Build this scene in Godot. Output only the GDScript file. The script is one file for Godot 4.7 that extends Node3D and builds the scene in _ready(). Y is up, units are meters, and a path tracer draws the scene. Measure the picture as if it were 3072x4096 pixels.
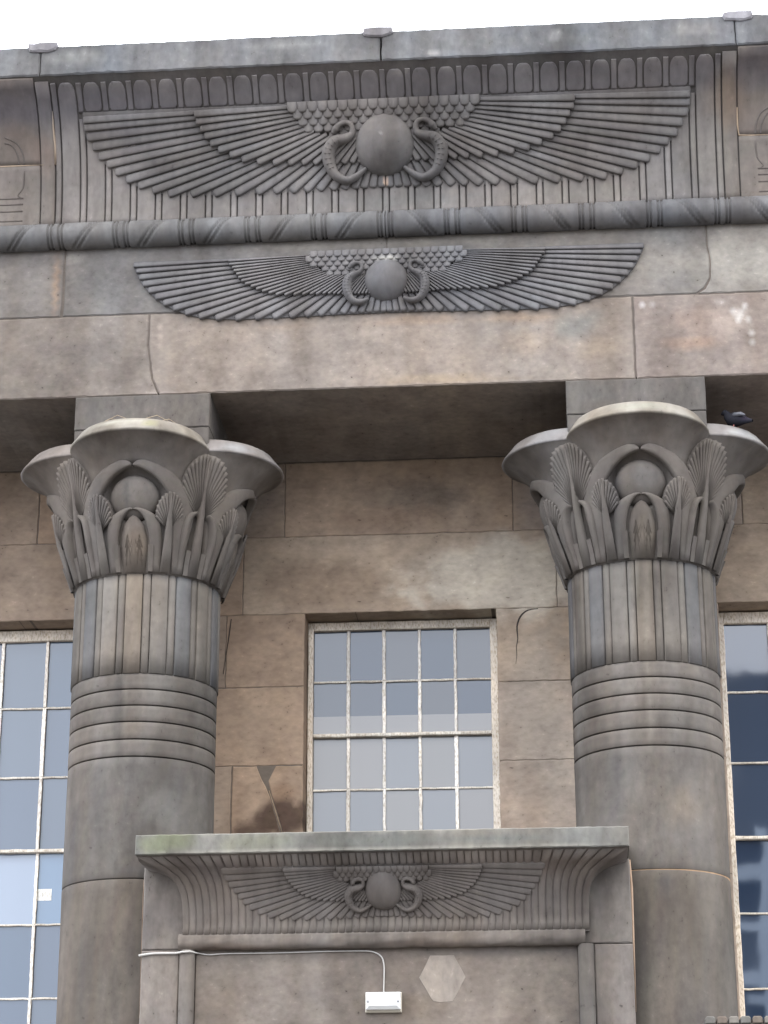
extends Node3D
# ---------------------------------------------------------------- helpers
var names := {}
var ink := Color(.2, .18, .16)      # linear base colour of the stone being built
var vary := 0.22                    # how much the tone drifts over it
var stains: Array = []              # [x, y, rx, ry, colour, strength, hardness]
var n1 := FastNoiseLite.new()
var n2 := FastNoiseLite.new()
var n3 := FastNoiseLite.new()
var rng := RandomNumberGenerator.new()
var stone: StandardMaterial3D
var bedded: StandardMaterial3D
var paint: StandardMaterial3D

func numbered(s: String) -> String:
	if not names.has(s):
		names[s] = 0
		return s
	names[s] += 1
	return "%s_%03d" % [s, names[s]]

func thing(called: String, label: String, category: String, at := Vector3.ZERO, group := "") -> Node3D:
	var o := Node3D.new()
	o.name = numbered(called)
	add_child(o, true)
	o.position = at
	o.set_meta("label", label)
	o.set_meta("category", category)
	if group != "":
		o.set_meta("group", group)
	return o

func mb() -> SurfaceTool:
	var st := SurfaceTool.new()
	st.begin(Mesh.PRIMITIVE_TRIANGLES)
	return st

func part(parent: Node3D, called: String, st: SurfaceTool, m: Material) -> MeshInstance3D:
	st.generate_normals()
	st.index()
	var mi := MeshInstance3D.new()
	mi.name = called
	mi.mesh = st.commit()
	mi.material_override = m
	mi.cast_shadow = GeometryInstance3D.SHADOW_CASTING_SETTING_ON
	if parent == null:
		add_child(mi, true)
	else:
		parent.add_child(mi, true)
		mi.position = -parent.position
	return mi

func sub(parent: MeshInstance3D, called: String, st: SurfaceTool, m: Material) -> MeshInstance3D:
	var mi := part(parent, called, st, m)
	mi.position = Vector3.ZERO
	return mi

func tint(p: Vector3) -> Color:
	var a := n1.get_noise_3dv(p)
	var b := n2.get_noise_3d(p.x, p.y * .22, p.z)
	var c := n3.get_noise_3dv(p)
	var k := 1.0 + vary * (a * .9 + b * 1.15 + c * .35)
	var w := vary * (a - b) * .14
	var r := Color(ink.r * k * (1.0 + w), ink.g * k, ink.b * k * (1.0 - w))
	for s in stains:
		var dx: float = (p.x - s[0]) / s[2] + a * .35 + c * .25
		var dy: float = (p.y - s[1]) / s[3] + b * .3 + c * .25
		var d := sqrt(dx * dx + dy * dy)
		var f: float = s[5] * (1.0 - smoothstep(s[6], 1.0, d))
		if f > 0.0:
			var t: Color = s[4]
			r = r.lerp(Color(t.r * (.8 + .2 * k), t.g * (.8 + .2 * k), t.b * (.8 + .2 * k)), f)
	return r

func put(st: SurfaceTool, p: Vector3, c: Color) -> void:
	st.set_color(c)
	st.add_vertex(p)

# rows of points, wound so that faces look along hint
func grid(st: SurfaceTool, rows: Array, hint: Vector3, grp := 0) -> void:
	var cols: Array = []
	for r: PackedVector3Array in rows:
		var cc := PackedColorArray()
		for p in r:
			cc.append(tint(p))
		cols.append(cc)
	var nr := rows.size()
	var nc: int = rows[0].size()
	var acc := Vector3.ZERO
	for i in nr - 1:
		for j in nc - 1:
			acc += (rows[i][j + 1] - rows[i][j]).cross(rows[i + 1][j] - rows[i][j]) if hint != Vector3.ZERO else Vector3.ZERO
	var flip := acc.dot(hint) > 0.0
	st.set_smooth_group(grp)
	for i in nr - 1:
		for j in nc - 1:
			var a: Vector3 = rows[i][j]
			var b: Vector3 = rows[i][j + 1]
			var c: Vector3 = rows[i + 1][j + 1]
			var d: Vector3 = rows[i + 1][j]
			var ca: Color = cols[i][j]
			var cb: Color = cols[i][j + 1]
			var cd: Color = cols[i + 1][j]
			var ce: Color = cols[i + 1][j + 1]
			if flip:
				put(st, a, ca); put(st, d, cd); put(st, c, ce)
				put(st, a, ca); put(st, c, ce); put(st, b, cb)
			else:
				put(st, a, ca); put(st, b, cb); put(st, c, ce)
				put(st, a, ca); put(st, c, ce); put(st, d, cd)

func tri(st: SurfaceTool, a: Vector3, b: Vector3, c: Vector3, hint: Vector3) -> void:
	if (b - a).cross(c - a).dot(hint) > 0.0:
		var t := b
		b = c
		c = t
	put(st, a, tint(a)); put(st, b, tint(b)); put(st, c, tint(c))

# a band between two lines of a mapped surface; prof = [(across 0..1, height)]
func strip(st: SurfaceTool, A: PackedVector2Array, B: PackedVector2Array, prof: PackedVector2Array, H: float, m: Callable, lift := 0.0, hs := PackedFloat32Array(), grp := 0, capped := true) -> void:
	var rows: Array = []
	var n := A.size()
	for i in n:
		var k: float = hs[i] if hs.size() else 1.0
		var r := PackedVector3Array()
		for q in prof:
			var uv := A[i].lerp(B[i], q.x)
			r.append(m.call(uv.x, uv.y, q.y * H * (k if q.y > 0.0 else 1.0) + lift))
		if capped and (i == 0 or i == n - 1):
			var e := PackedVector3Array()
			for q in prof:
				var uv := A[i].lerp(B[i], q.x)
				e.append(m.call(uv.x, uv.y, -.2 * H + lift))
			if i == 0:
				rows.append(e)
				rows.append(r)
			else:
				rows.append(r)
				rows.append(e)
		else:
			rows.append(r)
	var c := A[n / 2].lerp(B[n / 2], .5)
	grid(st, rows, m.call(c.x, c.y, .1) - m.call(c.x, c.y, 0.0), grp)

func ribbon(st: SurfaceTool, path: PackedVector2Array, w: PackedFloat32Array, prof: PackedVector2Array, H: float, m: Callable, lift := 0.0, hs := PackedFloat32Array(), grp := 0, capped := true) -> void:
	var A := PackedVector2Array()
	var B := PackedVector2Array()
	var n := path.size()
	for i in n:
		var t := (path[mini(i + 1, n - 1)] - path[maxi(i - 1, 0)]).normalized()
		var nn := Vector2(-t.y, t.x) * (w[i] if w.size() > 1 else w[0])
		A.append(path[i] + nn)
		B.append(path[i] - nn)
	strip(st, A, B, prof, H, m, lift, hs, grp, capped)

func smooth(pts: PackedVector2Array, k: int) -> PackedVector2Array:
	var out := PackedVector2Array()
	var n := pts.size()
	for i in n - 1:
		for j in k:
			out.append(pts[i].cubic_interpolate(pts[i + 1], pts[maxi(i - 1, 0)], pts[mini(i + 2, n - 1)], float(j) / k))
	out.append(pts[n - 1])
	return out

func smoothf(v: PackedFloat32Array, k: int) -> PackedFloat32Array:
	var out := PackedFloat32Array()
	for i in v.size() - 1:
		for j in k:
			out.append(lerpf(v[i], v[i + 1], float(j) / k))
	out.append(v[v.size() - 1])
	return out

const ROUND: Array = [[0, -.2], [.03, .35], [.2, .78], [.5, 1], [.8, .78], [.97, .35], [1, -.2]]
const SHINGLE: Array = [[0, -.2], [.03, .4], [.22, .68], [.6, .92], [.88, 1], [.975, .78], [1, -.2]]
const FLAT: Array = [[0, -.3], [.015, .75], [.07, 1], [.93, 1], [.985, .75], [1, -.3]]
func pr(a: Array) -> PackedVector2Array:
	var o := PackedVector2Array()
	for q in a:
		o.append(Vector2(q[0], q[1]))
	return o

# a stone cut to an outline in x, y, from z0 (front) back to z1, arrises worn by bev
func block(st: SurfaceTool, poly: PackedVector2Array, z0: float, z1: float, bev := .008, cell := .07, wear := .003) -> void:
	if Geometry2D.is_polygon_clockwise(poly):
		poly.reverse()
	var o := PackedVector2Array()
	var n := poly.size()
	for i in n:
		var a := poly[i]
		var b := poly[(i + 1) % n]
		var k := maxi(1, int(a.distance_to(b) / cell))
		for j in k:
			var p := a.lerp(b, float(j) / k)
			if wear > 0.0:
				p += Vector2(n3.get_noise_3d(p.x * 2.0, p.y * 2.0, z0), n3.get_noise_3d(p.y * 2.0 + 9.0, p.x * 2.0, z0)) * wear
			o.append(p)
	n = o.size()
	var ins := PackedVector2Array()
	for i in n:
		var t1 := (o[i] - o[(i + n - 1) % n]).normalized()
		var t2 := (o[(i + 1) % n] - o[i]).normalized()
		var m := Vector2(-t1.y, t1.x) + Vector2(-t2.y, t2.x)
		var l := m.length()
		m = m / maxf(l, .01)
		var chip := bev * (1.0 + (1.6 * maxf(0.0, n3.get_noise_3d(o[i].x * 3.0, o[i].y * 3.0, z0 + 5.0)) if wear > 0.0 else 0.0))
		ins.append(o[i] + m * chip * minf(1.6, 2.0 / maxf(l, .9)))
	var pts := ins.duplicate()
	var lo := o[0]
	var hi := o[0]
	for p in o:
		lo = lo.min(p)
		hi = hi.max(p)
	if hi.x - lo.x > cell * 1.5 and hi.y - lo.y > cell * 1.5:
		var nx := int((hi.x - lo.x) / cell)
		var ny := int((hi.y - lo.y) / cell)
		for ix in range(1, nx):
			for iy in range(1, ny):
				var p := Vector2(lo.x + (ix + (.25 if iy % 2 else -.2)) * (hi.x - lo.x) / nx, lo.y + iy * (hi.y - lo.y) / ny)
				if Geometry2D.is_point_in_polygon(p, ins):
					var ok := true
					for q in ins:
						if q.distance_squared_to(p) < cell * cell * .2:
							ok = false
							break
					if ok:
						pts.append(p)
	var t := Geometry2D.triangulate_delaunay(pts)
	st.set_smooth_group(-1)
	for i in range(0, t.size(), 3):
		var c := (pts[t[i]] + pts[t[i + 1]] + pts[t[i + 2]]) / 3.0
		if Geometry2D.is_point_in_polygon(c, ins):
			tri(st, Vector3(pts[t[i]].x, pts[t[i]].y, z0), Vector3(pts[t[i + 1]].x, pts[t[i + 1]].y, z0), Vector3(pts[t[i + 2]].x, pts[t[i + 2]].y, z0), Vector3(0, 0, 1))
	var b := Geometry2D.triangulate_polygon(poly)
	for i in range(0, b.size(), 3):
		tri(st, Vector3(poly[b[i]].x, poly[b[i]].y, z1), Vector3(poly[b[i + 1]].x, poly[b[i + 1]].y, z1), Vector3(poly[b[i + 2]].x, poly[b[i + 2]].y, z1), Vector3(0, 0, -1))
	var nz := maxi(1, int((z0 - z1) / .3))
	for i in n:
		var j := (i + 1) % n
		var out := o[j] - o[i]
		var hint := Vector3(out.y, -out.x, 0)
		var prev0 := Vector3(ins[i].x, ins[i].y, z0)
		var prev1 := Vector3(ins[j].x, ins[j].y, z0)
		for k in nz + 1:
			var z := lerpf(z0 - bev, z1, float(k) / nz)
			var q0 := Vector3(o[i].x, o[i].y, z)
			var q1 := Vector3(o[j].x, o[j].y, z)
			tri(st, prev0, prev1, q1, hint + Vector3(0, 0, .001))
			tri(st, prev0, q1, q0, hint + Vector3(0, 0, .001))
			prev0 = q0
			prev1 = q1

func rect(x0: float, y0: float, x1: float, y1: float) -> PackedVector2Array:
	return PackedVector2Array([Vector2(x0, y0), Vector2(x1, y0), Vector2(x1, y1), Vector2(x0, y1)])

func slab(st: SurfaceTool, x0: float, y0: float, x1: float, y1: float, z0: float, z1: float, bev := .008, cell := .07, wear := .003) -> void:
	block(st, rect(x0, y0, x1, y1), z0, z1, bev, cell, wear)

func lathe(st: SurfaceTool, prof: PackedVector2Array, ax: Vector3, seg: int, grp := 0, wob := 0.0) -> void:
	var rows: Array = []
	for q in prof:
		var r := PackedVector3Array()
		for i in seg + 1:
			var t := TAU * (i % seg) / seg
			var rr := q.x + wob * n1.get_noise_3d(ax.x + sin(t) * 2.0, q.y * 1.5, cos(t) * 2.0)
			r.append(Vector3(ax.x + sin(t) * rr, q.y, ax.z + cos(t) * rr))
		rows.append(r)
	# faces look outwards: compare one quad with its own radius
	var i0 := 0
	for i in prof.size() - 1:
		if absf(prof[i + 1].y - prof[i].y) > absf(prof[i0 + 1].y - prof[i0].y):
			i0 = i
	var up := prof[i0 + 1].y > prof[i0].y
	for k in seg:
		pass
	var half: Array = [[], []]
	for r: PackedVector3Array in rows:
		half[0].append(r.slice(0, seg / 2 + 1))
		half[1].append(r.slice(seg / 2, seg + 1))
	grid(st, half[0], Vector3(1, 0, 0), grp)
	grid(st, half[1], Vector3(-1, 0, 0), grp)

func tube(st: SurfaceTool, pts: PackedVector3Array, rad: PackedFloat32Array, seg := 8, flatten := 1.0) -> void:
	var n := pts.size()
	var rows: Array = []
	var side := Vector3.ZERO
	for i in n:
		var t := (pts[mini(i + 1, n - 1)] - pts[maxi(i - 1, 0)]).normalized()
		if side == Vector3.ZERO:
			side = t.cross(Vector3.UP if absf(t.y) < .9 else Vector3.RIGHT).normalized()
		side = (side - t * side.dot(t)).normalized()
		var up := side.cross(t)
		var r := PackedVector3Array()
		var w: float = rad[i] if rad.size() > 1 else rad[0]
		for j in seg + 1:
			var a := TAU * (j % seg) / seg
			r.append(pts[i] + (side * cos(a) + up * sin(a) * flatten) * w)
		rows.append(r)
	# outwards: first half-tube against its own side
	var h0: Array = []
	var h1: Array = []
	var tt := (pts[1] - pts[0]).normalized()
	for r: PackedVector3Array in rows:
		h0.append(r.slice(0, seg / 2 + 1))
		h1.append(r.slice(seg / 2, seg + 1))
	var q: Vector3 = (h0[0][seg / 4] - pts[0])
	var first: Array = [h0[0], h0[1]]
	var second: Array = [h1[0], h1[1]]
	var acc: Vector3 = (first[0][1] - first[0][0]).cross(first[1][0] - first[0][0])
	var flip := acc.dot(first[0][0] - pts[0]) > 0.0
	for h: Array in [h0, h1]:
		var s := mb()
		s.set_smooth_group(0)
		for i in n - 1:
			for j in h[0].size() - 1:
				var a: Vector3 = h[i][j]
				var b: Vector3 = h[i][j + 1]
				var c: Vector3 = h[i + 1][j + 1]
				var d: Vector3 = h[i + 1][j]
				st.set_smooth_group(0)
				for p: Vector3 in ([a, d, c, a, c, b] if flip else [a, b, c, a, c, d]):
					put(st, p, tint(p))

func mat(col: Color, rough: float, vert := false) -> StandardMaterial3D:
	var m := StandardMaterial3D.new()
	m.albedo_color = col
	m.roughness = rough
	m.vertex_color_use_as_albedo = vert
	return m

func glass_mat(c: Color, spec: float, wavy: Texture2D) -> StandardMaterial3D:
	var g := mat(c, .03)
	g.metallic_specular = spec
	g.normal_enabled = true
	g.normal_texture = wavy
	g.normal_scale = .05
	g.uv1_triplanar = true
	g.uv1_world_triplanar = true
	g.uv1_scale = Vector3(.8, .6, .8)
	return g

func noise_tex(freq: float, oct: int, lo: Color, hi: Color, size: int, seed_: int, type := FastNoiseLite.TYPE_SIMPLEX_SMOOTH, mid := Color(0, 0, 0, 0)) -> NoiseTexture2D:
	var n := FastNoiseLite.new()
	n.noise_type = type
	n.seed = seed_
	n.frequency = freq
	n.fractal_octaves = oct
	n.fractal_gain = .55
	var t := NoiseTexture2D.new()
	t.width = size
	t.height = size
	t.seamless = true
	t.seamless_blend_skirt = .15
	t.noise = n
	if hi.a > 0.0:
		var g := Gradient.new()
		g.set_color(0, lo)
		g.set_color(1, hi)
		if mid.a > 0.0:
			g.add_point(.5, mid)
		t.color_ramp = g
	return t

func flecks(t: NoiseTexture2D, base: float) -> void:     # mostly even, with rare dark pits and pale flecks
	var g: Gradient = t.color_ramp
	g.add_point(.16, Color(base - .045, base - .048, base - .05))
	g.add_point(.5, Color(base, base, base))
	g.add_point(.8, Color(base + .03, base + .028, base + .026))

func stone_mat(grain: Texture2D, relief: Texture2D, over: Texture2D, s1: Vector3, s2: Vector3, depth: float, rough := .92) -> StandardMaterial3D:
	var m := mat(Color.WHITE, rough, true)
	m.albedo_texture = grain
	m.uv1_triplanar = true
	m.uv1_world_triplanar = true
	m.uv1_scale = s1
	m.heightmap_enabled = true
	m.heightmap_texture = relief
	m.heightmap_scale = depth
	m.metallic_specular = .3
	m.detail_enabled = true
	m.detail_albedo = over
	m.detail_blend_mode = BaseMaterial3D.BLEND_MODE_MUL
	m.detail_uv_layer = BaseMaterial3D.DETAIL_UV_2
	m.uv2_triplanar = true
	m.uv2_world_triplanar = true
	m.uv2_scale = s2
	return m

# ---------------------------------------------------------------- surfaces the carvings follow
func prof1(y: float) -> float:      # the great cavetto under the roof edge
	var t := clampf((y - 11.38) / 1.29, 0.0, 1.0) * .97
	return .6 * (1.0 - sqrt(1.0 - t * t)) / .757 + .02
func slope(f: Callable, y: float) -> Vector3:
	var d: float = (f.call(y + .01) - f.call(y - .01)) / .02
	return Vector3(0, -d, 1).normalized()
func map1(u: float, v: float, h: float) -> Vector3:
	return Vector3(u, v, prof1(v)) + slope(prof1, v) * h
func prof3(y: float) -> float:      # the small cavetto over the doorway
	var t := clampf((y - 4.66) / .58, 0.0, 1.0) * .97
	return .35 + .42 * (1.0 - sqrt(1.0 - t * t)) / .757
func map3(u: float, v: float, h: float) -> Vector3:
	var e := clampf((absf(u) - 1.0) / .67, 0.0, 1.0)
	return Vector3(u + signf(u) * minf(.33, .31 * pow((prof3(v) - .35) / .323, 2.25)) * e * e, v, prof3(v)) + slope(prof3, v) * h
func map2(u: float, v: float, h: float) -> Vector3:
	return Vector3(u, v, .004 + h)

var cap_x := 0.0
const CZ := -.6
const CU := .75
func lobe(th: float) -> float:
	var t := fposmod(th + PI / 4, PI / 2) - PI / 4
	return .588 * cos(t) + sqrt(.632 * .632 - pow(.588 * sin(t), 2))
func interp(y: float, ys: Array, vs: Array) -> float:
	for i in ys.size() - 1:
		if y <= ys[i + 1]:
			var t := clampf((y - ys[i]) / (ys[i + 1] - ys[i]), 0.0, 1.0)
			return lerpf(vs[i], vs[i + 1], t)
	return vs[vs.size() - 1]
const CYS: Array = [7.85, 8.42, 8.75, 8.85, 8.92, 8.99, 9.03, 9.06]
const CRC: Array = [.655, .70, .72, .705, .685, .65, .625, .60]
const CES: Array = [0.0, .16, .26, .37, .5, .7, .84, 1.0]
func cap_r(th: float, y: float) -> float:
	return interp(y, CYS, CRC) + interp(y, CYS, CES) * (lobe(th) - .6)
func capmap(u: float, v: float, h: float) -> Vector3:
	var th := u / CU
	h *= lerpf(.4, 1.0, smoothstep(7.9, 8.3, v)) if h > 0.0 else 1.0
	var r := cap_r(th, v) + h
	return Vector3(cap_x + sin(th) * r, v - h * .25 * clampf((v - 8.7) * 3.0, 0.0, 1.0), CZ + cos(th) * r)
func shaftmap(u: float, v: float, h: float) -> Vector3:
	var th := u / CU
	return Vector3(cap_x + sin(th) * (.64 + h), v, CZ + cos(th) * (.64 + h))

func deg(a: Array, off := 0.0, mir := 1.0) -> PackedVector2Array:   # [degrees, height] pairs on the capital
	var o := PackedVector2Array()
	for q in a:
		o.append(Vector2(deg_to_rad(q[0] * mir + off) * CU, q[1]))
	return o

# ---------------------------------------------------------------- builders
func feather(st: SurfaceTool, C: Vector2, phi: float, dphi: float, r0: float, r1: float, H: float, m: Callable, lift: float, mir: float) -> void:
	var d := Vector2(-cos(phi), -sin(phi))
	var nn := Vector2(d.y, -d.x)
	if nn.y < 0.0:
		nn = -nn          # towards the upper neighbour
	var A := PackedVector2Array()
	var B := PackedVector2Array()
	var hs := PackedFloat32Array()
	var wt := tan(dphi * .5) * r1
	var tip := minf(wt * .95, (r1 - r0) * .3)
	var stn: Array = [r0, lerpf(r0, r1 - tip, .35), lerpf(r0, r1 - tip, .7), r1 - tip, r1 - tip * .5, r1 - tip * .16, r1]
	var ws: Array = [1, 1, 1, 1, .95, .8, .45]
	var jit := n3.get_noise_2d(phi * 90.0, r1 * 40.0 + mir)
	for i in 7:
		var c: Vector2 = C + d * stn[i]
		var w: float = tan(dphi * .5) * stn[i] * ws[i] * (.96 + .04 * jit)
		var a := c + nn * w
		var b := c - nn * w
		A.append(Vector2(a.x * mir, a.y))
		B.append(Vector2(b.x * mir, b.y))
		hs.append((.75 if i == 0 else 1.0) * (1.0 if i < 5 else [.8, .3][i - 5]) * (1.0 + .12 * jit))
	strip(st, A, B, pr(SHINGLE), H, m, lift, hs)

func fan(parent: MeshInstance3D, called: String, C: Vector2, tips: Array, inner: Callable, H: float, m: Callable, lift: float, mir: float, mt: Material) -> void:
	var ph: Array = []
	for t: Vector2 in tips:
		ph.append(atan2(C.y - t.y, C.x - t.x))
	for i in tips.size():
		var d0: float = ph[i] - ph[i - 1] if i > 0 else ph[1] - ph[0]
		var d1: float = ph[i + 1] - ph[i] if i < tips.size() - 1 else ph[i] - ph[i - 1]
		var dp: float = (absf(d0) + absf(d1)) * .5
		var r1: float = C.distance_to(tips[i])
		var r0: float = inner.call(ph[i])
		if r1 - r0 < .03:
			continue
		var st := mb()
		feather(st, C, ph[i], dp * .985, r0, r1, H, m, lift, mir)
		sub(parent, called, st, mt)

func lookup(pts: Array, C: Vector2, phi: float) -> float:   # radius of a boundary line at an angle
	var best := 0.0
	for i in pts.size():
		var a: float = atan2(C.y - pts[i].y, C.x - pts[i].x)
		if i == 0 and phi <= a:
			return C.distance_to(pts[0])
		if i < pts.size() - 1:
			var b: float = atan2(C.y - pts[i + 1].y, C.x - pts[i + 1].x)
			if phi >= a and phi <= b:
				return lerpf(C.distance_to(pts[i]), C.distance_to(pts[i + 1]), (phi - a) / maxf(b - a, 1e-5))
	best = C.distance_to(pts[pts.size() - 1])
	return best

func vv(a: Array) -> Array:
	var o: Array = []
	for i in range(0, a.size(), 2):
		o.append(Vector2(a[i], a[i + 1]))
	return o

func denser(pts: Array, C: Vector2, d0: float, d1: float) -> Array:     # the same outline, its points closer near the top edge
	var o: Array = []
	var ph: float = atan2(C.y - pts[0].y, C.x - pts[0].x)
	while ph < PI / 2 - .01:
		o.append(C + Vector2(-cos(ph), -sin(ph)) * lookup(pts, C, ph) * (1.0 + .012 * n3.get_noise_2d(ph * 60.0, d0 * 500.0)))
		ph += d0 + d1 * ph
	return o

func emblem(label: String, m: Callable, C: Vector2, tips: Array, cov: Array, scale_edge: Array, disc: Vector3, depth: float, snake: Array, sw: float, H: float, pitch: float, rows_n: int, at: Vector3) -> Node3D:
	var t := thing("winged_disc", label, "relief", at)
	# the slab that the wings are cut from
	for mir: float in [-1.0, 1.0]:
		var st := mb()
		var A := PackedVector2Array()
		var B := PackedVector2Array()
		for q: Vector2 in tips:
			A.append(Vector2(q.x * -mir, C.y))
			var qq := C + (q - C) * 1.002
			B.append(Vector2(qq.x * -mir, qq.y))
		A.append(Vector2(0, C.y))
		B.append(Vector2(0, tips[tips.size() - 1].y + .01))
		strip(st, A, B, pr([[0, -.3], [0, .45], [.25, .45], [.5, .45], [.75, .45], [.98, .45], [1, .3], [1, -.3]]), H, m, 0.0, PackedFloat32Array(), -1, false)
		var wing := part(t, "wing", st, stone)
		fan(wing, "flight_feather", C, tips, func(p): return lookup(cov, C, p) * .9, H, m, H * .45, -mir, stone)
		fan(wing, "covert_feather", C, cov, func(p): return maxf(lookup(scale_edge, C, p) * .96, disc.z * .6), H * 1.0, m, H * 1.35, -mir, stone)
		for r in rows_n:
			var y := C.y - .01 - pitch * .62 * r
			var x := pitch * (.5 if r % 2 or mir < 0.0 else .0) + (pitch * .5 if mir < 0.0 and r % 2 == 0 else 0.0)
			while x < 1.0:
				var c := Vector2(-x, y - pitch * .35)
				var ph := atan2(C.y - c.y, C.x - c.x)
				if C.distance_to(c) < lookup(scale_edge, C, ph) and Vector2(x, c.y - disc.y).length() > disc.z * .8:
					var s := mb()
					var w := pitch * .49
					ribbon(s, PackedVector2Array([Vector2(x * mir, y + pitch * .3), Vector2(x * mir, y - pitch * .25), Vector2(x * mir, y - pitch * .42), Vector2(x * mir, y - pitch * .55), Vector2(x * mir, y - pitch * .62)]), PackedFloat32Array([w, w, w * .9, w * .66, w * .3]), pr(ROUND), H * .55, m, H * (2.2 - .14 * r), PackedFloat32Array([.5, .7, 1.1, 1, .4]))
					sub(wing, "scale", s, stone)
				x += pitch
	var st := mb()
	var rows: Array = []
	for i in 15:
		var a := (i / 14.0) * PI * .5
		var r := PackedVector3Array()
		for j in 41:
			var b := TAU * (j % 40) / 40.0
			r.append(m.call(disc.x + cos(b) * sin(a) * disc.z, disc.y + sin(b) * sin(a) * disc.z * 1.02, cos(a) * depth + H * .6))
		rows.append(r)
	var low := PackedVector3Array()
	for j in 41:
		var b := TAU * (j % 40) / 40.0
		low.append(m.call(disc.x + cos(b) * disc.z * .99, disc.y + sin(b) * disc.z * 1.01, -.01))
	rows.append(low)
	grid(st, rows, m.call(disc.x, disc.y, .1) - m.call(disc.x, disc.y, 0.0))
	part(t, "sun_disc", st, stone)
	for mir: float in [1.0, -1.0]:
		var p := PackedVector2Array()
		for q: Vector2 in snake:
			p.append(Vector2(q.x * mir, q.y))
		var w := PackedFloat32Array([.3, .6, .72, .85, 1.1, 1.25, 1.15, .88, .6, .5, .46, .52, .68, .36])
		for i in w.size():
			w[i] *= sw
		var s := mb()
		var sp := smooth(p, 5)
		var wp := smoothf(w, 5)
		var hs := PackedFloat32Array()
		for i in wp.size():
			hs.append(wp[i] / sw)
		ribbon(s, sp, wp, pr(ROUND), sw * 1.5, m, H * 2.3, hs)
		var sn := part(t, "serpent", s, stone)
		var b := mb()
		for i in range(18, 34, 2):
			var tt := (sp[i + 1] - sp[i - 1]).normalized()
			var nn := Vector2(-tt.y, tt.x)
			ribbon(b, PackedVector2Array([sp[i] - nn * wp[i] * .5, sp[i], sp[i] + nn * wp[i] * .5]), PackedFloat32Array([sw * .12]), pr(ROUND), sw * .12, m, H * 2.3 + sw * 1.5 * hs[i] * .93)
		sub(sn, "hood_ribs", b, stone)
	return t

func palmette(st: SurfaceTool, base: Vector2, half: float, ht: float, n: int, m: Callable, lift: float, side: float) -> void:
	# one half of a fan leaf: ribs spread from the stem
	for i in n:
		var f := (i + .5) / n
		var ang := f * 1.05
		var r := ht * (1.0 - .33 * f * f) * (1.0 - .1 * f)
		var d := Vector2(sin(ang) * side * half / ht * 1.55, cos(ang))
		var w := half * .62 / n
		var l := lift * (1.0 - .55 * f)
		ribbon(st, PackedVector2Array([base + d * r * .22, base + d * r * .6, base + d * r * .92, base + d * r]), PackedFloat32Array([w * .35, w * .8, w * 1.05, w * .95]), pr(ROUND), .013, m, l, PackedFloat32Array([.8, 1, 1, .5]))
	var A := PackedVector2Array()
	var B := PackedVector2Array()
	for i in 9:
		var f := i / 8.0
		var ang := f * 1.08
		var r := ht * (1.0 - .33 * f * f) * (1.0 - .1 * f)
		A.append(base)
		B.append(base + Vector2(sin(ang) * side * half / ht * 1.55, cos(ang)) * r * 1.01)
	strip(st, A, B, pr([[0, .9], [.35, .9], [.7, .8], [1, .6], [1.0, -1]]), lift, m, .004, PackedFloat32Array([1, .93, .86, .79, .72, .65, .58, .52, .45]), 3, false)

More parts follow.
